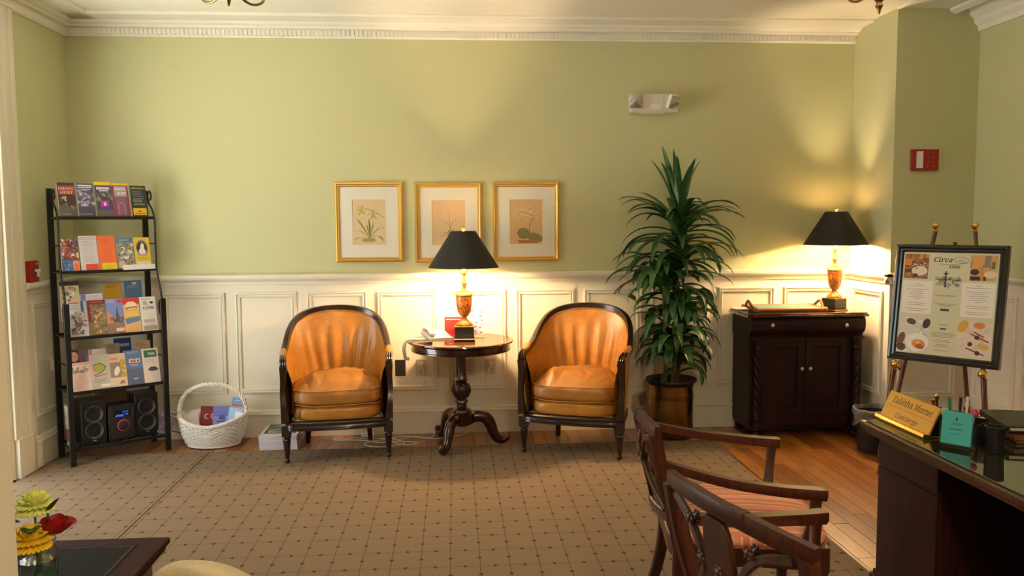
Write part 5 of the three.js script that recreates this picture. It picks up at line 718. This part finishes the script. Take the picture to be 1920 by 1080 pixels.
// ---------------------------------------------------------------- striped armchairs at the desk
{
  const stripe = canvasTex(256, 128, (c, w, h) => {
    c.fillStyle = '#d4856a'; c.fillRect(0, 0, w, h);
    for (const [x, k, s] of [[0, '#c9604a', 40], [44, '#ecc4a0', 7], [54, '#da9474', 30], [88, '#efceaa', 5], [96, '#cc6650', 34], [134, '#e4b494', 9], [146, '#d38066', 36], [186, '#efd0ac', 6], [196, '#c45a46', 30], [230, '#e2b090', 8], [242, '#d4866e', 14]]) { c.fillStyle = k; c.fillRect(x, 0, s, h); }
    c.fillStyle = 'rgba(245,205,180,0.30)'; c.fillRect(0, 0, w, h);
    for (let i = 0; i < 26; i++) { c.fillStyle = 'rgba(110,52,34,0.5)'; c.fillRect([20, 68, 112, 164, 212][i % 5] + rnd() * 8, rnd() * h, 5, 3); }
  }, [1 / 0.16, 1 / 0.08]);
  const fab = S(lin(1.15, 1.1, 1.05), 0.85, { map: stripe });
  const t = thing('desk_armchair', 'x', 'armchair'), m = M.chairwood;
  const back = [[0.262, 0.828, -0.315], [0.252, 0.70, -0.292], [0.240, 0.56, -0.255], [0.232, 0.44, -0.230]];
  const backZ = (x, y) => { const base = y > 0.70 ? -0.292 - (y - 0.70) * 0.16 : -0.230 - (y - 0.44) * 0.24; return base - 0.045 * (1 - (x / 0.26) ** 2); };
  for (const s of [-1, 1]) {
    put('stile', [sweep(back.map(([x, y, z]) => [s * x, y, z]), rectOutline(0.030, 0.042, 0.2), { n: 18, side: V(1, 0, 0) })], m, t);
    put('leg', sweep([[s * 0.232, 0.455, -0.230], [s * 0.232, 0.30, -0.238], [s * 0.232, 0.14, -0.275], [s * 0.232, 0, -0.335]], rectOutline(0.032, 0.042, 0.2), { n: 16, scale: u => 1.1 - 0.3 * u }), m, t);
    put('leg', [box(0.046, 0.082, 0.046, s * 0.245, 0.395, 0.205, 0.003), sweep([[s * 0.245, 0.40, 0.205], [s * 0.245, 0.05, 0.205], [s * 0.245, 0, 0.205]], rectOutline(0.040, 0.040, 0.2), { n: 10, scale: u => 1 - 0.42 * u })], m, t);
    // arm: sweeps out and down from the stile to a blunt front end
    put('arm', sweep([[s * 0.252, 0.735, -0.300], [s * 0.268, 0.718, -0.23], [s * 0.290, 0.690, -0.10], [s * 0.300, 0.672, 0.04], [s * 0.300, 0.664, 0.13], [s * 0.298, 0.660, 0.200]], [[-0.018, -0.014], [0.018, -0.014], [0.020, 0.004], [0.013, 0.016], [-0.013, 0.016], [-0.020, 0.004]], { n: 40, side: V(-1, 0, 0), scale: u => 0.85 + 0.35 * u }), m, t);
    put('arm_post', sweep([[s * 0.264, 0.42, 0.152], [s * 0.270, 0.47, 0.153], [s * 0.282, 0.53, 0.160], [s * 0.294, 0.60, 0.168], [s * 0.298, 0.655, 0.174]], rectOutline(0.030, 0.046, 0.2), { n: 20, side: V(1, 0, 0), scale: u => 1.35 - 0.95 * Math.sin(u * Math.PI * 0.62) + 0.35 * u }), m, t);
  }
  // crest rail: bowed, with a raised carved tablet in the middle
  const crest = Array.from({ length: 15 }, (_, i) => { const x = -0.275 + 0.55 * i / 14; return [x, 0.832 + 0.020 * (1 - (x / 0.275) ** 2), backZ(x, 0.86) + 0.004]; });
  const cr = put('crest_rail', sweep(crest, [[-0.010, -0.024], [0.010, -0.024], [0.0125, 0.008], [0.008, 0.016], [-0.008, 0.016], [-0.0125, 0.008]], { n: 44, side: V(0, 0, 1) }), m, t);
  put('tablet', [sweep(Array.from({ length: 9 }, (_, i) => { const x = -0.105 + 0.21 * i / 8; return [x, 0.851, backZ(x, 0.86) + 0.004]; }), [[-0.012, -0.024], [0.012, -0.024], [0.014, 0.004], [0.008, 0.013], [-0.008, 0.013], [-0.014, 0.004]], { n: 24, side: V(0, 0, 1) }), ball(0.013, -0.108, 0.855, backZ(0.108, 0.86) + 0.004, 1, 1, 1), ball(0.013, 0.108, 0.855, backZ(0.108, 0.86) + 0.004, 1, 1, 1)], m, cr);
  const low = Array.from({ length: 11 }, (_, i) => { const x = -0.240 + 0.48 * i / 10; return [x, 0.555 - 0.018 * (1 - (x / 0.24) ** 2), backZ(x, 0.55)]; });
  put('lower_rail', sweep(low, rectOutline(0.018, 0.036, 0.25), { n: 30, side: V(0, 0, 1) }), m, t);
  // open splat: two crossed curves, a centre panel and carved rosettes
  const at = (x, y, d = 0) => [x, y, backZ(x, y) + d];
  for (const s of [-1, 1]) put('splat_bar', sweep([at(s * 0.225, 0.81), at(s * 0.13, 0.775), at(s * 0.075, 0.70), at(s * 0.13, 0.625), at(s * 0.215, 0.570)], rectOutline(0.016, 0.022, 0.25), { n: 26, side: V(0, 0, 1) }), m, t);
  put('splat_panel', [sweep([at(0, 0.83), at(0, 0.79), at(0, 0.70), at(0, 0.61), at(0, 0.55)], rectOutline(0.105, 0.014, 0.2), { n: 22, side: V(1, 0, 0), scale: u => [0.55 + 0.55 * Math.sin(u * Math.PI) ** 0.7, 1] })], m, t);
  for (const [x, y] of [[-0.075, 0.705], [0.075, 0.705], [-0.115, 0.79], [0.115, 0.79], [0, 0.70]]) { const p = at(x, y), g = []; for (const d of [-0.010, 0.010]) { g.push(ball(0.011, p[0], p[1], p[2] + d, 1, 1, 0.5, 12, 8)); for (let k = 0; k < 6; k++) g.push(ball(0.006, p[0] + 0.012 * Math.cos(k * 1.047), p[1] + 0.012 * Math.sin(k * 1.047), p[2] + d, 1, 1, 0.55, 8, 6)); } put('rosette', g, m, t); }
  const ringP = [[0.255, 0.20], [0.20, 0.228], [0, 0.238], [-0.20, 0.228], [-0.255, 0.20], [-0.250, 0.0], [-0.232, -0.215], [0, -0.245], [0.232, -0.215], [0.250, 0.0]].map(([x, z]) => V(x, 0.440, z));
  put('seat_rail', sweep(ringP, rectOutline(0.030, 0.066, 0.15), { n: 70, side: (s, p) => V(p.x, 0, p.z).normalize(), closed: true }), m, t);
  const sg = pillow(th => { const c = Math.cos(th), s = Math.sin(th); return [0.262 * sp(c, 0.38) * (s < 0 ? 1 - 0.08 * s * s : 1), (s > 0 ? 0.245 : 0.232) * sp(s, 0.42)]; }, 0.462, 0.512, 0.024, { e: 0.22, nu: 64, nv: 26 });
  const seat = put('seat', sg, fab, t);
  put('seat_piping', tube(Array.from({ length: 44 }, (_, i) => { const th = i / 44 * 2 * Math.PI, c = Math.cos(th), s = Math.sin(th); return [0.266 * sp(c, 0.38) * (s < 0 ? 1 - 0.08 * s * s : 1), 0.472, (s > 0 ? 0.249 : 0.236) * sp(s, 0.42)]; }), 0.005, 140, 6, true), S(lin(0.42, 0.13, 0.08), 0.7), seat);
  t.position.set(0.975, 0.016, 3.18); t.rotation.y = 1.42;
  t.userData = { label: 'striped wooden armchair farther from the viewer, whose whole seat shows, facing the desk', category: 'armchair', group: 'striped wooden armchairs at the desk' };
  copyOf(t, [0.925, 0.016, 4.03], 1.845, 'nearest striped wooden armchair, cut by the lower edge, seen from behind', 'striped wooden armchairs at the desk');
}
// ---------------------------------------------------------------- desk and what lies on it
const DY = 0.7535;
{
  const t = thing('desk', 'dark mahogany desk with a glass covered top at the right edge', 'desk', [1.95, 0.0085, 3.64]);
  const L = (x0, x1, y0, y1, z0, z1, r = 0.004) => span(x0 - 1.95, x1 - 1.95, y0, y1, z0 - 3.64, z1 - 3.64, r);
  put('top', [L(1.545, 2.42, 0.712, 0.739, 2.885, 4.42, 0.006), L(1.56, 2.405, 0.695, 0.713, 2.90, 4.405, 0.006)], P(lin(0.070, 0.026, 0.009), 0.3, { map: grainTex, clearcoat: 0.4, clearcoatRoughness: 0.15 }), t);
  put('glass_top', L(1.56, 2.405, 0.7395, 0.744, 2.90, 4.405, 0.002), P(lin(0.030, 0.026, 0.012), 0.03, { clearcoat: 1, clearcoatRoughness: 0.02, ior: 1.6 }), t);
  for (const [z0, z1] of [[2.935, 3.325], [3.98, 4.37]]) {
    const p = put('pedestal', [L(1.605, 2.36, 0.10, 0.70, z0, z1)], M.desk, t);
    put('end_panel', [L(1.596, 1.61, 0.10, 0.578, z0 + 0.004, z1 - 0.004, 0.003), L(1.596, 1.61, 0.588, 0.700, z0 + 0.004, z1 - 0.004, 0.003)], M.desk, p);
    put('plinth', [L(1.583, 2.38, 0, 0.155, z0 - 0.02, z1 + 0.02, 0.006), L(1.592, 2.37, 0.15, 0.172, z0 - 0.011, z1 + 0.011, 0.006)], M.desk, p);
  }
  put('modesty_panel', [L(2.00, 2.02, 0.12, 0.70, 3.32, 3.985), L(1.98, 2.36, 0.60, 0.70, 3.32, 3.985)], M.black, t);
}
{
  const n = thing('name_plate', 'gold desk name plate with script lettering on the near corner of the desk', 'sign', [1.652, DY, 3.03], -Math.PI / 2);
  const pt = canvasTex(512, 176, (c, w, h) => { c.fillStyle = '#d9a548'; c.fillRect(0, 0, w, h); c.fillStyle = '#c08a34'; c.fillRect(0, 84, w, 5); c.fillStyle = '#5c4526'; c.textAlign = 'center'; c.font = 'italic bold 56px serif'; c.fillText('Tabitha Morne', 262, 64); c.font = 'italic bold 46px serif'; c.fillText('Concierge', 262, 146); });
  const tiltN = g => g.rotateX(-0.42).translate(0, 0, 0.018);
  const side = S(lin(0.55, 0.33, 0.09), 0.35, { metalness: 0.4 });
  put('plate', tiltN(box(0.325, 0.112, 0.006, 0, 0.002, 0, 0.001)), side, n);
  put('engraving', tiltN(new THREE.PlaneGeometry(0.320, 0.108).translate(0, 0.058, 0.0036)), S(0xffffff, 0.32, { map: pt, metalness: 0.15 }), n, true);
  put('holder', [sweep([[-0.165, 0.006, 0.022], [0.165, 0.006, 0.022]], [[-0.006, -0.014], [0.006, -0.014], [0.010, 0.012], [0.000, 0.016], [-0.006, 0.012]], { n: 2, side: V(0, 1, 0) }), tiltN(box(0.328, 0.003, 0.008, 0, 0.112, 0)), box(0.32, 0.006, 0.06, 0, 0, -0.005, 0.002)], M.brass, n);
  const c1 = thing('card_stand', 'turquoise card in a clear upright stand on the desk', 'stand', [1.652, DY, 3.322], -0.92);
  const tt = canvasTex(200, 220, (c, w, h) => { c.fillStyle = '#46b4b4'; c.fillRect(0, 0, w, h); c.fillStyle = '#14403f'; c.fillRect(92, 36, 12, 26); for (const [y, ww] of [[74, 90], [84, 60], [112, 100], [120, 80], [146, 70]]) { c.fillStyle = '#2a7a79'; c.fillRect(100 - ww / 2, y, ww, 5); } });
  put('card', box(0.094, 0.108, 0.010, 0, 0.014, 0).rotateX(-0.14), S(lin(0.05, 0.36, 0.36), 0.6), c1);
  put('print', new THREE.PlaneGeometry(0.092, 0.106).translate(0, 0.068, 0.0056).rotateX(-0.14), S(0xffffff, 0.5, { map: tt }), c1, true);
  put('holder', [box(0.102, 0.116, 0.003, 0, 0.008, 0.010).rotateX(-0.14), box(0.102, 0.116, 0.003, 0, 0.008, -0.010).rotateX(-0.14), box(0.102, 0.008, 0.052, 0, 0, 0.0)], M.glass, c1);
  const mesh = S(lin(0.014, 0.013, 0.013), 0.45, { metalness: 0.4 });
  const cup = thing('pen_cup', 'black mesh pen cup behind the turquoise card on the desk', 'cup', [1.752, DY, 3.375]);
  cup.scale.set(0.72, 0.86, 0.72);
  const wires = []; for (let k = 0; k < 28; k++) { const a = k / 28 * 2 * Math.PI; wires.push(rod(V(Math.cos(a) * 0.036, 0, Math.sin(a) * 0.036), V(Math.cos(a) * 0.040, 0.098, Math.sin(a) * 0.040), 0.0016, 4)); } for (let k = 0; k < 9; k++) wires.push(new THREE.TorusGeometry(0.036 + 0.0005 * k, 0.0014, 4, 36).rotateX(Math.PI / 2).translate(0, 0.008 + k * 0.011, 0));
  put('wire_mesh', wires, mesh, cup); put('rim', new THREE.TorusGeometry(0.0405, 0.003, 6, 40).rotateX(Math.PI / 2).translate(0, 0.099, 0), M.black, cup); put('inner_wall', lathe([[0, 0.002], [0.0345, 0.002], [0.038, 0.097]], 28), M.black, cup);
  const org = thing('desk_organizer', 'low black mesh organizer behind the card stand on the desk', 'organizer', [1.752, DY, 3.185], -0.95);
  put('tray', [span(-0.075, 0.075, 0, 0.004, -0.045, 0.045), span(-0.075, 0.075, 0, 0.070, -0.047, -0.044), span(-0.075, 0.075, 0, 0.058, 0.044, 0.047), span(-0.077, -0.074, 0, 0.064, -0.045, 0.045), span(0.074, 0.077, 0, 0.064, -0.045, 0.045)], mesh, org); for (const x of [-0.025, 0.025]) put('divider', span(x, x + 0.003, 0, 0.05, -0.045, 0.045), mesh, org);
  const pen = (label, x, z, lx, lz, len, mat, tip) => { const o = thing('pen', label, 'pen', [x, DY + 0.006, z]); const d = V(lx, 1, lz).normalize(); put('barrel', rod(V(0, 0, 0), d.clone().multiplyScalar(len), 0.0045, 8), mat, o); const e = d.clone().multiplyScalar(len); put('cap', tip === 'ball' ? ball(0.015, e.x, e.y, e.z) : rod(e, e.clone().addScaledVector(d, 0.035), 0.0055, 8), tip === 'ball' ? S(lin(0.55, 0.03, 0.10), 0.4) : mat, o); return o; };
  pen('white pen standing in the desk organizer', 1.765, 3.195, 0.02, 0.05, 0.105, M.plastic);
  pen('pen with a round red tip standing in the desk organizer', 1.770, 3.215, 0.10, 0.10, 0.088, M.plastic, 'ball');
  pen('green pen leaning in the desk organizer', 1.735, 3.165, -0.02, -0.10, 0.095, S(lin(0.02, 0.22, 0.08), 0.4));
  pen('black pen standing in the desk organizer', 1.750, 3.185, 0.02, 0.0, 0.10, M.black);
  tag(put('eraser', [ball(0.016, 0, 0.016, 0, 1.1, 0.9, 1), box(0.02, 0.012, 0.018, 0, 0.0005, 0, 0.004)], S(lin(0.62, 0.55, 0.42), 0.6)), 'small round cream eraser left of the pens in the organizer', 'eraser').position.set(1.722, DY + 0.066, 3.145);
  const ps = thing('pen_stand', 'black pen stand with upright brass posts behind the name plate', 'stand', [1.790, DY, 3.02], -1.45);
  put('base', [box(0.19, 0.022, 0.075, 0, 0, 0, 0.005)], M.black, ps);
  for (const [x, z, h] of [[-0.085, -0.028, 0.062], [-0.03, 0.0, 0.095], [0.085, -0.028, 0.075], [-0.085, 0.028, 0.050], [0.085, 0.028, 0.055]]) put('post', lathe([[0, 0.02], [0.008, 0.02], [0.005, 0.03], [0.005, 0.02 + h * 0.75], [0.008, 0.02 + h * 0.8], [0.008, 0.02 + h * 0.92], [0.003, 0.02 + h], [0, 0.02 + h]], 14).translate(x, 0, z), M.brass, ps);
  put('rail', [rod(V(-0.085, 0.055, -0.028), V(0.085, 0.055, -0.028), 0.0035, 6), rod(V(-0.085, 0.045, 0.028), V(0.085, 0.045, 0.028), 0.0035, 6)], M.black, ps);
  const pad = thing('desk_tray', 'tan wooden document tray on the desk at the right edge', 'tray', [2.075, DY, 3.19], -0.12);
  put('board', [box(0.36, 0.018, 0.25, 0, 0.012, 0, 0.004), box(0.34, 0.012, 0.23, 0, 0, 0, 0.002)], P(lin(0.30, 0.115, 0.05), 0.35, { map: grainTex }), pad);
  put('sheet', box(0.22, 0.003, 0.16, -0.05, 0.0305, -0.02), S(lin(0.5, 0.36, 0.42), 0.7), pad);
  const pf = thing('portfolio', 'black leather portfolio lying on the tan tray at the right edge', 'folder', [2.065, DY + 0.037, 3.19], -0.26);
  put('cover', [box(0.34, 0.006, 0.26, 0, 0.016, 0, 0.002), box(0.34, 0.006, 0.26, 0, 0, 0, 0.002), box(0.008, 0.022, 0.26, -0.168, 0, 0, 0.003)], P(lin(0.020, 0.016, 0.008), 0.4, { clearcoat: 0.2 }), pf);
  put('pages', box(0.325, 0.010, 0.25, 0.002, 0.006, 0.002), S(lin(0.45, 0.42, 0.40), 0.8), pf);
}
// ---------------------------------------------------------------- low chest at the left, flowers, cream chair
{
  const t = thing('chest_table', 'dark wooden side chest with a black leather top in the lower left corner', 'table', [-1.22, 0.0085, 3.86]);
  put('top', [span(-0.385, 0.385, 0.572, 0.592, -0.375, 0.375, 0.006), span(-0.375, 0.375, 0.555, 0.573, -0.365, 0.365, 0.005)], P(lin(0.060, 0.010, 0.005), 0.62, { map: grainTex, specularIntensity: 0.25 }), t);
  const lt = canvasTex(512, 512, (c, w, h) => { c.fillStyle = '#16120d'; c.fillRect(0, 0, w, h); for (let i = 0; i < 900; i++) { c.fillStyle = `rgba(60,52,36,${0.05 + 0.10 * rnd()})`; c.fillRect(rnd() * w, rnd() * h, 3 + rnd() * 6, 2); } c.fillStyle = 'rgba(120,104,58,0.75)'; for (let i = 0; i < 34; i++) { c.beginPath(); c.ellipse(286 + rnd() * 80, 150 + rnd() * 56, 4 + rnd() * 12, 3 + rnd() * 7, rnd() * 3, 0, 7); c.fill(); } c.strokeStyle = 'rgba(120,100,54,0.8)'; c.lineWidth = 3; c.strokeRect(8, 8, w - 16, h - 16); });
  put('leather_top', new THREE.PlaneGeometry(0.63, 0.63).rotateX(-Math.PI / 2).translate(0, 0.5935, 0), P(0xffffff, 0.75, { map: lt, specularIntensity: 0.35 }), t, true);
  put('case', span(-0.345, 0.345, 0.09, 0.556, -0.335, 0.335, 0.004), M.dark, t);
  for (const s of [-1, 1]) { const d = put('side_panel', [span(s * 0.349 - 0.006, s * 0.349 + 0.006, 0.15, 0.50, -0.28, 0.28, 0.003)], M.dark, t); put('handle', [tube([[s * 0.356, 0.36, -0.05], [s * 0.372, 0.34, -0.03], [s * 0.372, 0.34, 0.03], [s * 0.356, 0.36, 0.05]], 0.005, 20, 6)], M.agedBrass, d); }
  put('plinth', [span(-0.37, 0.37, 0, 0.10, -0.36, 0.36, 0.008), span(-0.36, 0.36, 0.095, 0.115, -0.35, 0.35, 0.006)], M.mahog, t);
  // glass vase of flowers on the chest
  const VX = -1.055, VZ = 3.80, VY = 0.6005;
  const v = thing('vase', 'small clear glass vase of flowers on the dark chest in the lower left', 'vase', [VX, VY, VZ]);
  put('glass', lathe([[0, 0], [0.036, 0], [0.041, 0.004], [0.046, 0.05], [0.045, 0.085], [0.040, 0.108], [0.044, 0.118], [0.0415, 0.118], [0.0375, 0.107], [0.0425, 0.084], [0.0435, 0.05], [0.0385, 0.010], [0, 0.008]], 36), P(0xffffff, 0.02, { transmission: 1, thickness: 0.02, ior: 1.48 }), v);
  put('water', lathe([[0, 0.009], [0.037, 0.011], [0.042, 0.05], [0.041, 0.07], [0, 0.07]], 30), P(lin(0.85, 0.95, 0.95), 0.02, { transmission: 1, thickness: 0.05, ior: 1.33 }), v);
  const stemM = S(lin(0.05, 0.16, 0.03), 0.6);
  const flower = (label, x, y, z, build) => { const f = thing('flower', label, 'flower', [VX, VY, VZ]); put('stem', tube([[x * -0.15, 0.014, z * -0.15], [x * 0.3, 0.10, z * 0.3], [x, y, z]], 0.003, 14, 6), stemM, f); build(f, x, y, z); return f; };
  const mum = (r, mat, n) => (f, x, y, z) => { for (let ring = 0; ring < 5; ring++) { const m = n - ring * 3, el = -0.35 + ring * 0.42, g = []; for (let i = 0; i < m; i++) { const a = i / m * 2 * Math.PI + ring * 0.4, d = V(Math.cos(a) * Math.cos(el), Math.sin(el), Math.sin(a) * Math.cos(el)), q = d.clone().multiplyScalar(r * (1 - ring * 0.06)); g.push(new THREE.SphereGeometry(1, 6, 5).scale(r * 0.13, r * 0.07, r * 0.48).applyQuaternion(new THREE.Quaternion().setFromUnitVectors(V(0, 0, 1), d)).translate(x + q.x * 0.55, y + q.y * 0.5, z + q.z * 0.55)); } const p = put('petals', g, mat, f); p.userData.kind = 'stuff'; } put('head', ball(r * 0.42, x, y - r * 0.05, z, 1, 0.8, 1), mat, f); };
  flower('pale yellow-green round flower, topmost in the vase', -0.006, 0.205, -0.01, mum(0.050, S(lin(0.82, 0.84, 0.22), 0.6), 22));
  flower('bright golden yellow chrysanthemum low in the vase', 0.002, 0.130, 0.035, mum(0.054, S(lin(0.95, 0.62, 0.02), 0.6), 26));
  flower('deep red rose at the right of the vase', 0.045, 0.160, 0.0, (f, x, y, z) => { for (let i = 0; i < 11; i++) { const a = i * 2.4, r = 0.011 + i * 0.0030; put('petal', surf((u, v2) => { const b = a + (u - 0.5) * (2.2 - i * 0.06), rr2 = r * (0.55 + 0.6 * Math.sin(v2 * 1.6)) + 0.004 * v2 * v2; return [x + Math.cos(b) * rr2, y - 0.022 + 0.046 * v2 * (1 - i * 0.025) - 0.012 * v2 * v2 * (i / 11) - 0.010 * Math.abs(u - 0.5) * v2, z + Math.sin(b) * rr2]; }, 10, 7), S(lin(0.42, 0.010, 0.012), 0.55, { side: THREE.DoubleSide }), f); } put('bud', ball(0.013, x, y - 0.004, z, 1, 1.3, 1), S(lin(0.16, 0.004, 0.006), 0.6), f); });
  const fol = thing('foliage_sprig', 'dark green leaves among the flowers in the vase', 'foliage', [VX, VY, VZ]);
  put('stem', tube([[0, 0.014, 0], [0.01, 0.09, 0], [0.03, 0.19, -0.005]], 0.0028, 12, 6), stemM, fol);
  for (const [x, y, z, az, el, l] of [[0.024, 0.180, -0.01, 0.1, 1.0, 0.062], [-0.03, 0.17, 0.01, 2.6, 0.1, 0.06], [0.005, 0.165, 0.03, 1.2, 0.0, 0.05], [-0.035, 0.045, 0.055, 2.2, -0.5, 0.05], [0.03, 0.055, 0.045, 0.6, -0.3, 0.06], [0.0, 0.12, -0.04, 4.4, 0.3, 0.06]])
    put('leaf', surf((u, k) => { const w = 0.022 * Math.sin(Math.PI * Math.pow(u, 0.8)) * (k - 0.5) * 2, d = u * l; return [x + Math.cos(az) * Math.cos(el) * d - Math.sin(az) * w, y + Math.sin(el) * d - 0.10 * u * u * l + Math.abs(w) * 0.3, z + Math.sin(az) * Math.cos(el) * d + Math.cos(az) * w]; }, 10, 6), S(lin(0.02, 0.075, 0.02), 0.5, { side: THREE.DoubleSide }), fol);
  // cream upholstered chair whose rounded back just enters the picture
  const ch = thing('upholstered_chair', 'cream upholstered chair whose rounded back shows at the lower edge', 'chair', [-0.45, 0.0085, 3.965], 2.9);
  const cm = S(lin(0.84, 0.70, 0.46), 0.85, { map: mottle });
  put('backrest', surf((u, v) => { const a = u * 2 * Math.PI, f = (v - 0.5) * Math.PI, k = Math.pow(Math.max(Math.cos(f), 0), 0.45); return [sp(Math.cos(a), 0.9) * 0.165 * k, 0.602 + 0.225 * sp(Math.sin(a), 0.85) * k, -0.20 - (0.785 - 0.585) * 0 + 0.040 * sp(Math.sin(f), 0.6) - 0.10 * (Math.sin(a) * k)]; }, 56, 20, { closeU: true }), cm, ch);
  put('seat', pillow(th => [0.235 * sp(Math.cos(th), 0.5), 0.225 * sp(Math.sin(th), 0.5)], 0.34, 0.455, 0.03, { e: 0.25 }), cm, ch);
  for (const [x, z] of [[-0.19, 0.18], [0.19, 0.18], [-0.18, -0.19], [0.18, -0.19]]) put('leg', rod(V(x, 0, z * 1.06), V(x, 0.36, z), 0.013, 10, 0.022), M.dark, ch);
}
// ---------------------------------------------------------------- chandeliers, of which only the lowest scrolls hang into the picture
function makeChandelier(label, pos, turn, power, drop) {
  const t = thing('chandelier', label, 'chandelier', pos, turn, 'pair of brass chandeliers');
  const br = S(lin(0.34, 0.20, 0.07), 0.3, { metalness: 1 });
  put('stem', lathe([[0, -0.40], [0.004, -0.398], [0.010, -0.375], [0.018, -0.362], [0.012, -0.345], [0.024, -0.33], [0.030, -0.31], [0.018, -0.29], [0.012, -0.26], [0.022, -0.22], [0.030, -0.19], [0.016, -0.15], [0.010, -0.10], [0.010, -0.02], [0.055, -0.018], [0.06, 0], [0, 0]], 24), br, t);
  for (let k = 0; k < 5; k++) {
    const a = k / 5 * 2 * Math.PI, c = Math.cos(a), s = Math.sin(a), at = (r, y) => [c * r, y + drop, s * r];
    const arm = put('arm', [tube([at(0.02, -0.26), at(0.06, -0.315), at(0.12, -0.345), at(0.185, -0.342), at(0.235, -0.315), at(0.25, -0.27), at(0.25, -0.245)], 0.0065, 40, 7), tube([at(0.12, -0.343), at(0.09, -0.32), at(0.10, -0.29), at(0.13, -0.285), at(0.14, -0.305)], 0.005, 24, 6)], br, t);
    put('drip_pan', lathe([[0, -0.248], [0.030, -0.244], [0.036, -0.236], [0.030, -0.238], [0, -0.240]], 20).translate(c * 0.25, drop, s * 0.25), br, arm);
    put('candle_tube', lathe([[0, -0.24], [0.011, -0.24], [0.011, -0.16], [0, -0.158]], 14).translate(c * 0.25, drop, s * 0.25), M.plastic, arm);
    put('bulb', ball(0.014, c * 0.25, -0.135 + drop, s * 0.25, 1, 1.7, 1), S(0x000000, 0.5, { emissive: new THREE.Color(1, 0.85, 0.64), emissiveIntensity: 2 }), t);
    const l = new THREE.PointLight(new THREE.Color(1, 0.85, 0.64), power, 0, 2); l.name = 'candle_light'; l.position.set(c * 0.25, -0.135 + drop, s * 0.25); l.castShadow = true; l.shadow.mapSize.set(256, 256); l.shadow.bias = -0.002; t.add(l);
  }
  return t;
}
makeChandelier('left brass chandelier whose lowest scroll shows at the top edge', [-1.0, CEIL - 0.001, 2.0], 2.356, CHANDELIER, -0.008);
makeChandelier('right brass chandelier whose pointed finial shows at the top edge', [2.037, CEIL - 0.001, 2.0], 3.0, CHANDELIER * 0.6, 0.048);
{ // flush ceiling light of the entrance hall behind the camera
  const t = thing('ceiling_light', 'round frosted ceiling light of the hall behind the viewer', 'light', [0.75, CEIL - 0.001, 6.35]);
  put('canopy', lathe([[0, 0], [0.16, 0], [0.165, -0.02], [0.15, -0.03], [0, -0.03]], 36), M.agedBrass, t);
  put('bowl', lathe([[0.148, -0.03], [0.14, -0.075], [0.10, -0.115], [0.05, -0.135], [0.0, -0.14]], 36), P(lin(0.9, 0.86, 0.78), 0.9, { transmission: 0.6, thickness: 0, emissive: new THREE.Color(1, 0.82, 0.58), emissiveIntensity: 1.2 }), t);
  const l = new THREE.PointLight(new THREE.Color(1, 0.82, 0.58), HALL, 0, 2); l.name = 'hall_light'; l.position.set(0, -0.20, 0); l.castShadow = true; l.shadow.radius = 6; l.shadow.mapSize.set(1024, 1024); l.shadow.bias = -0.002; t.add(l);
}
renderer.render(scene, camera);
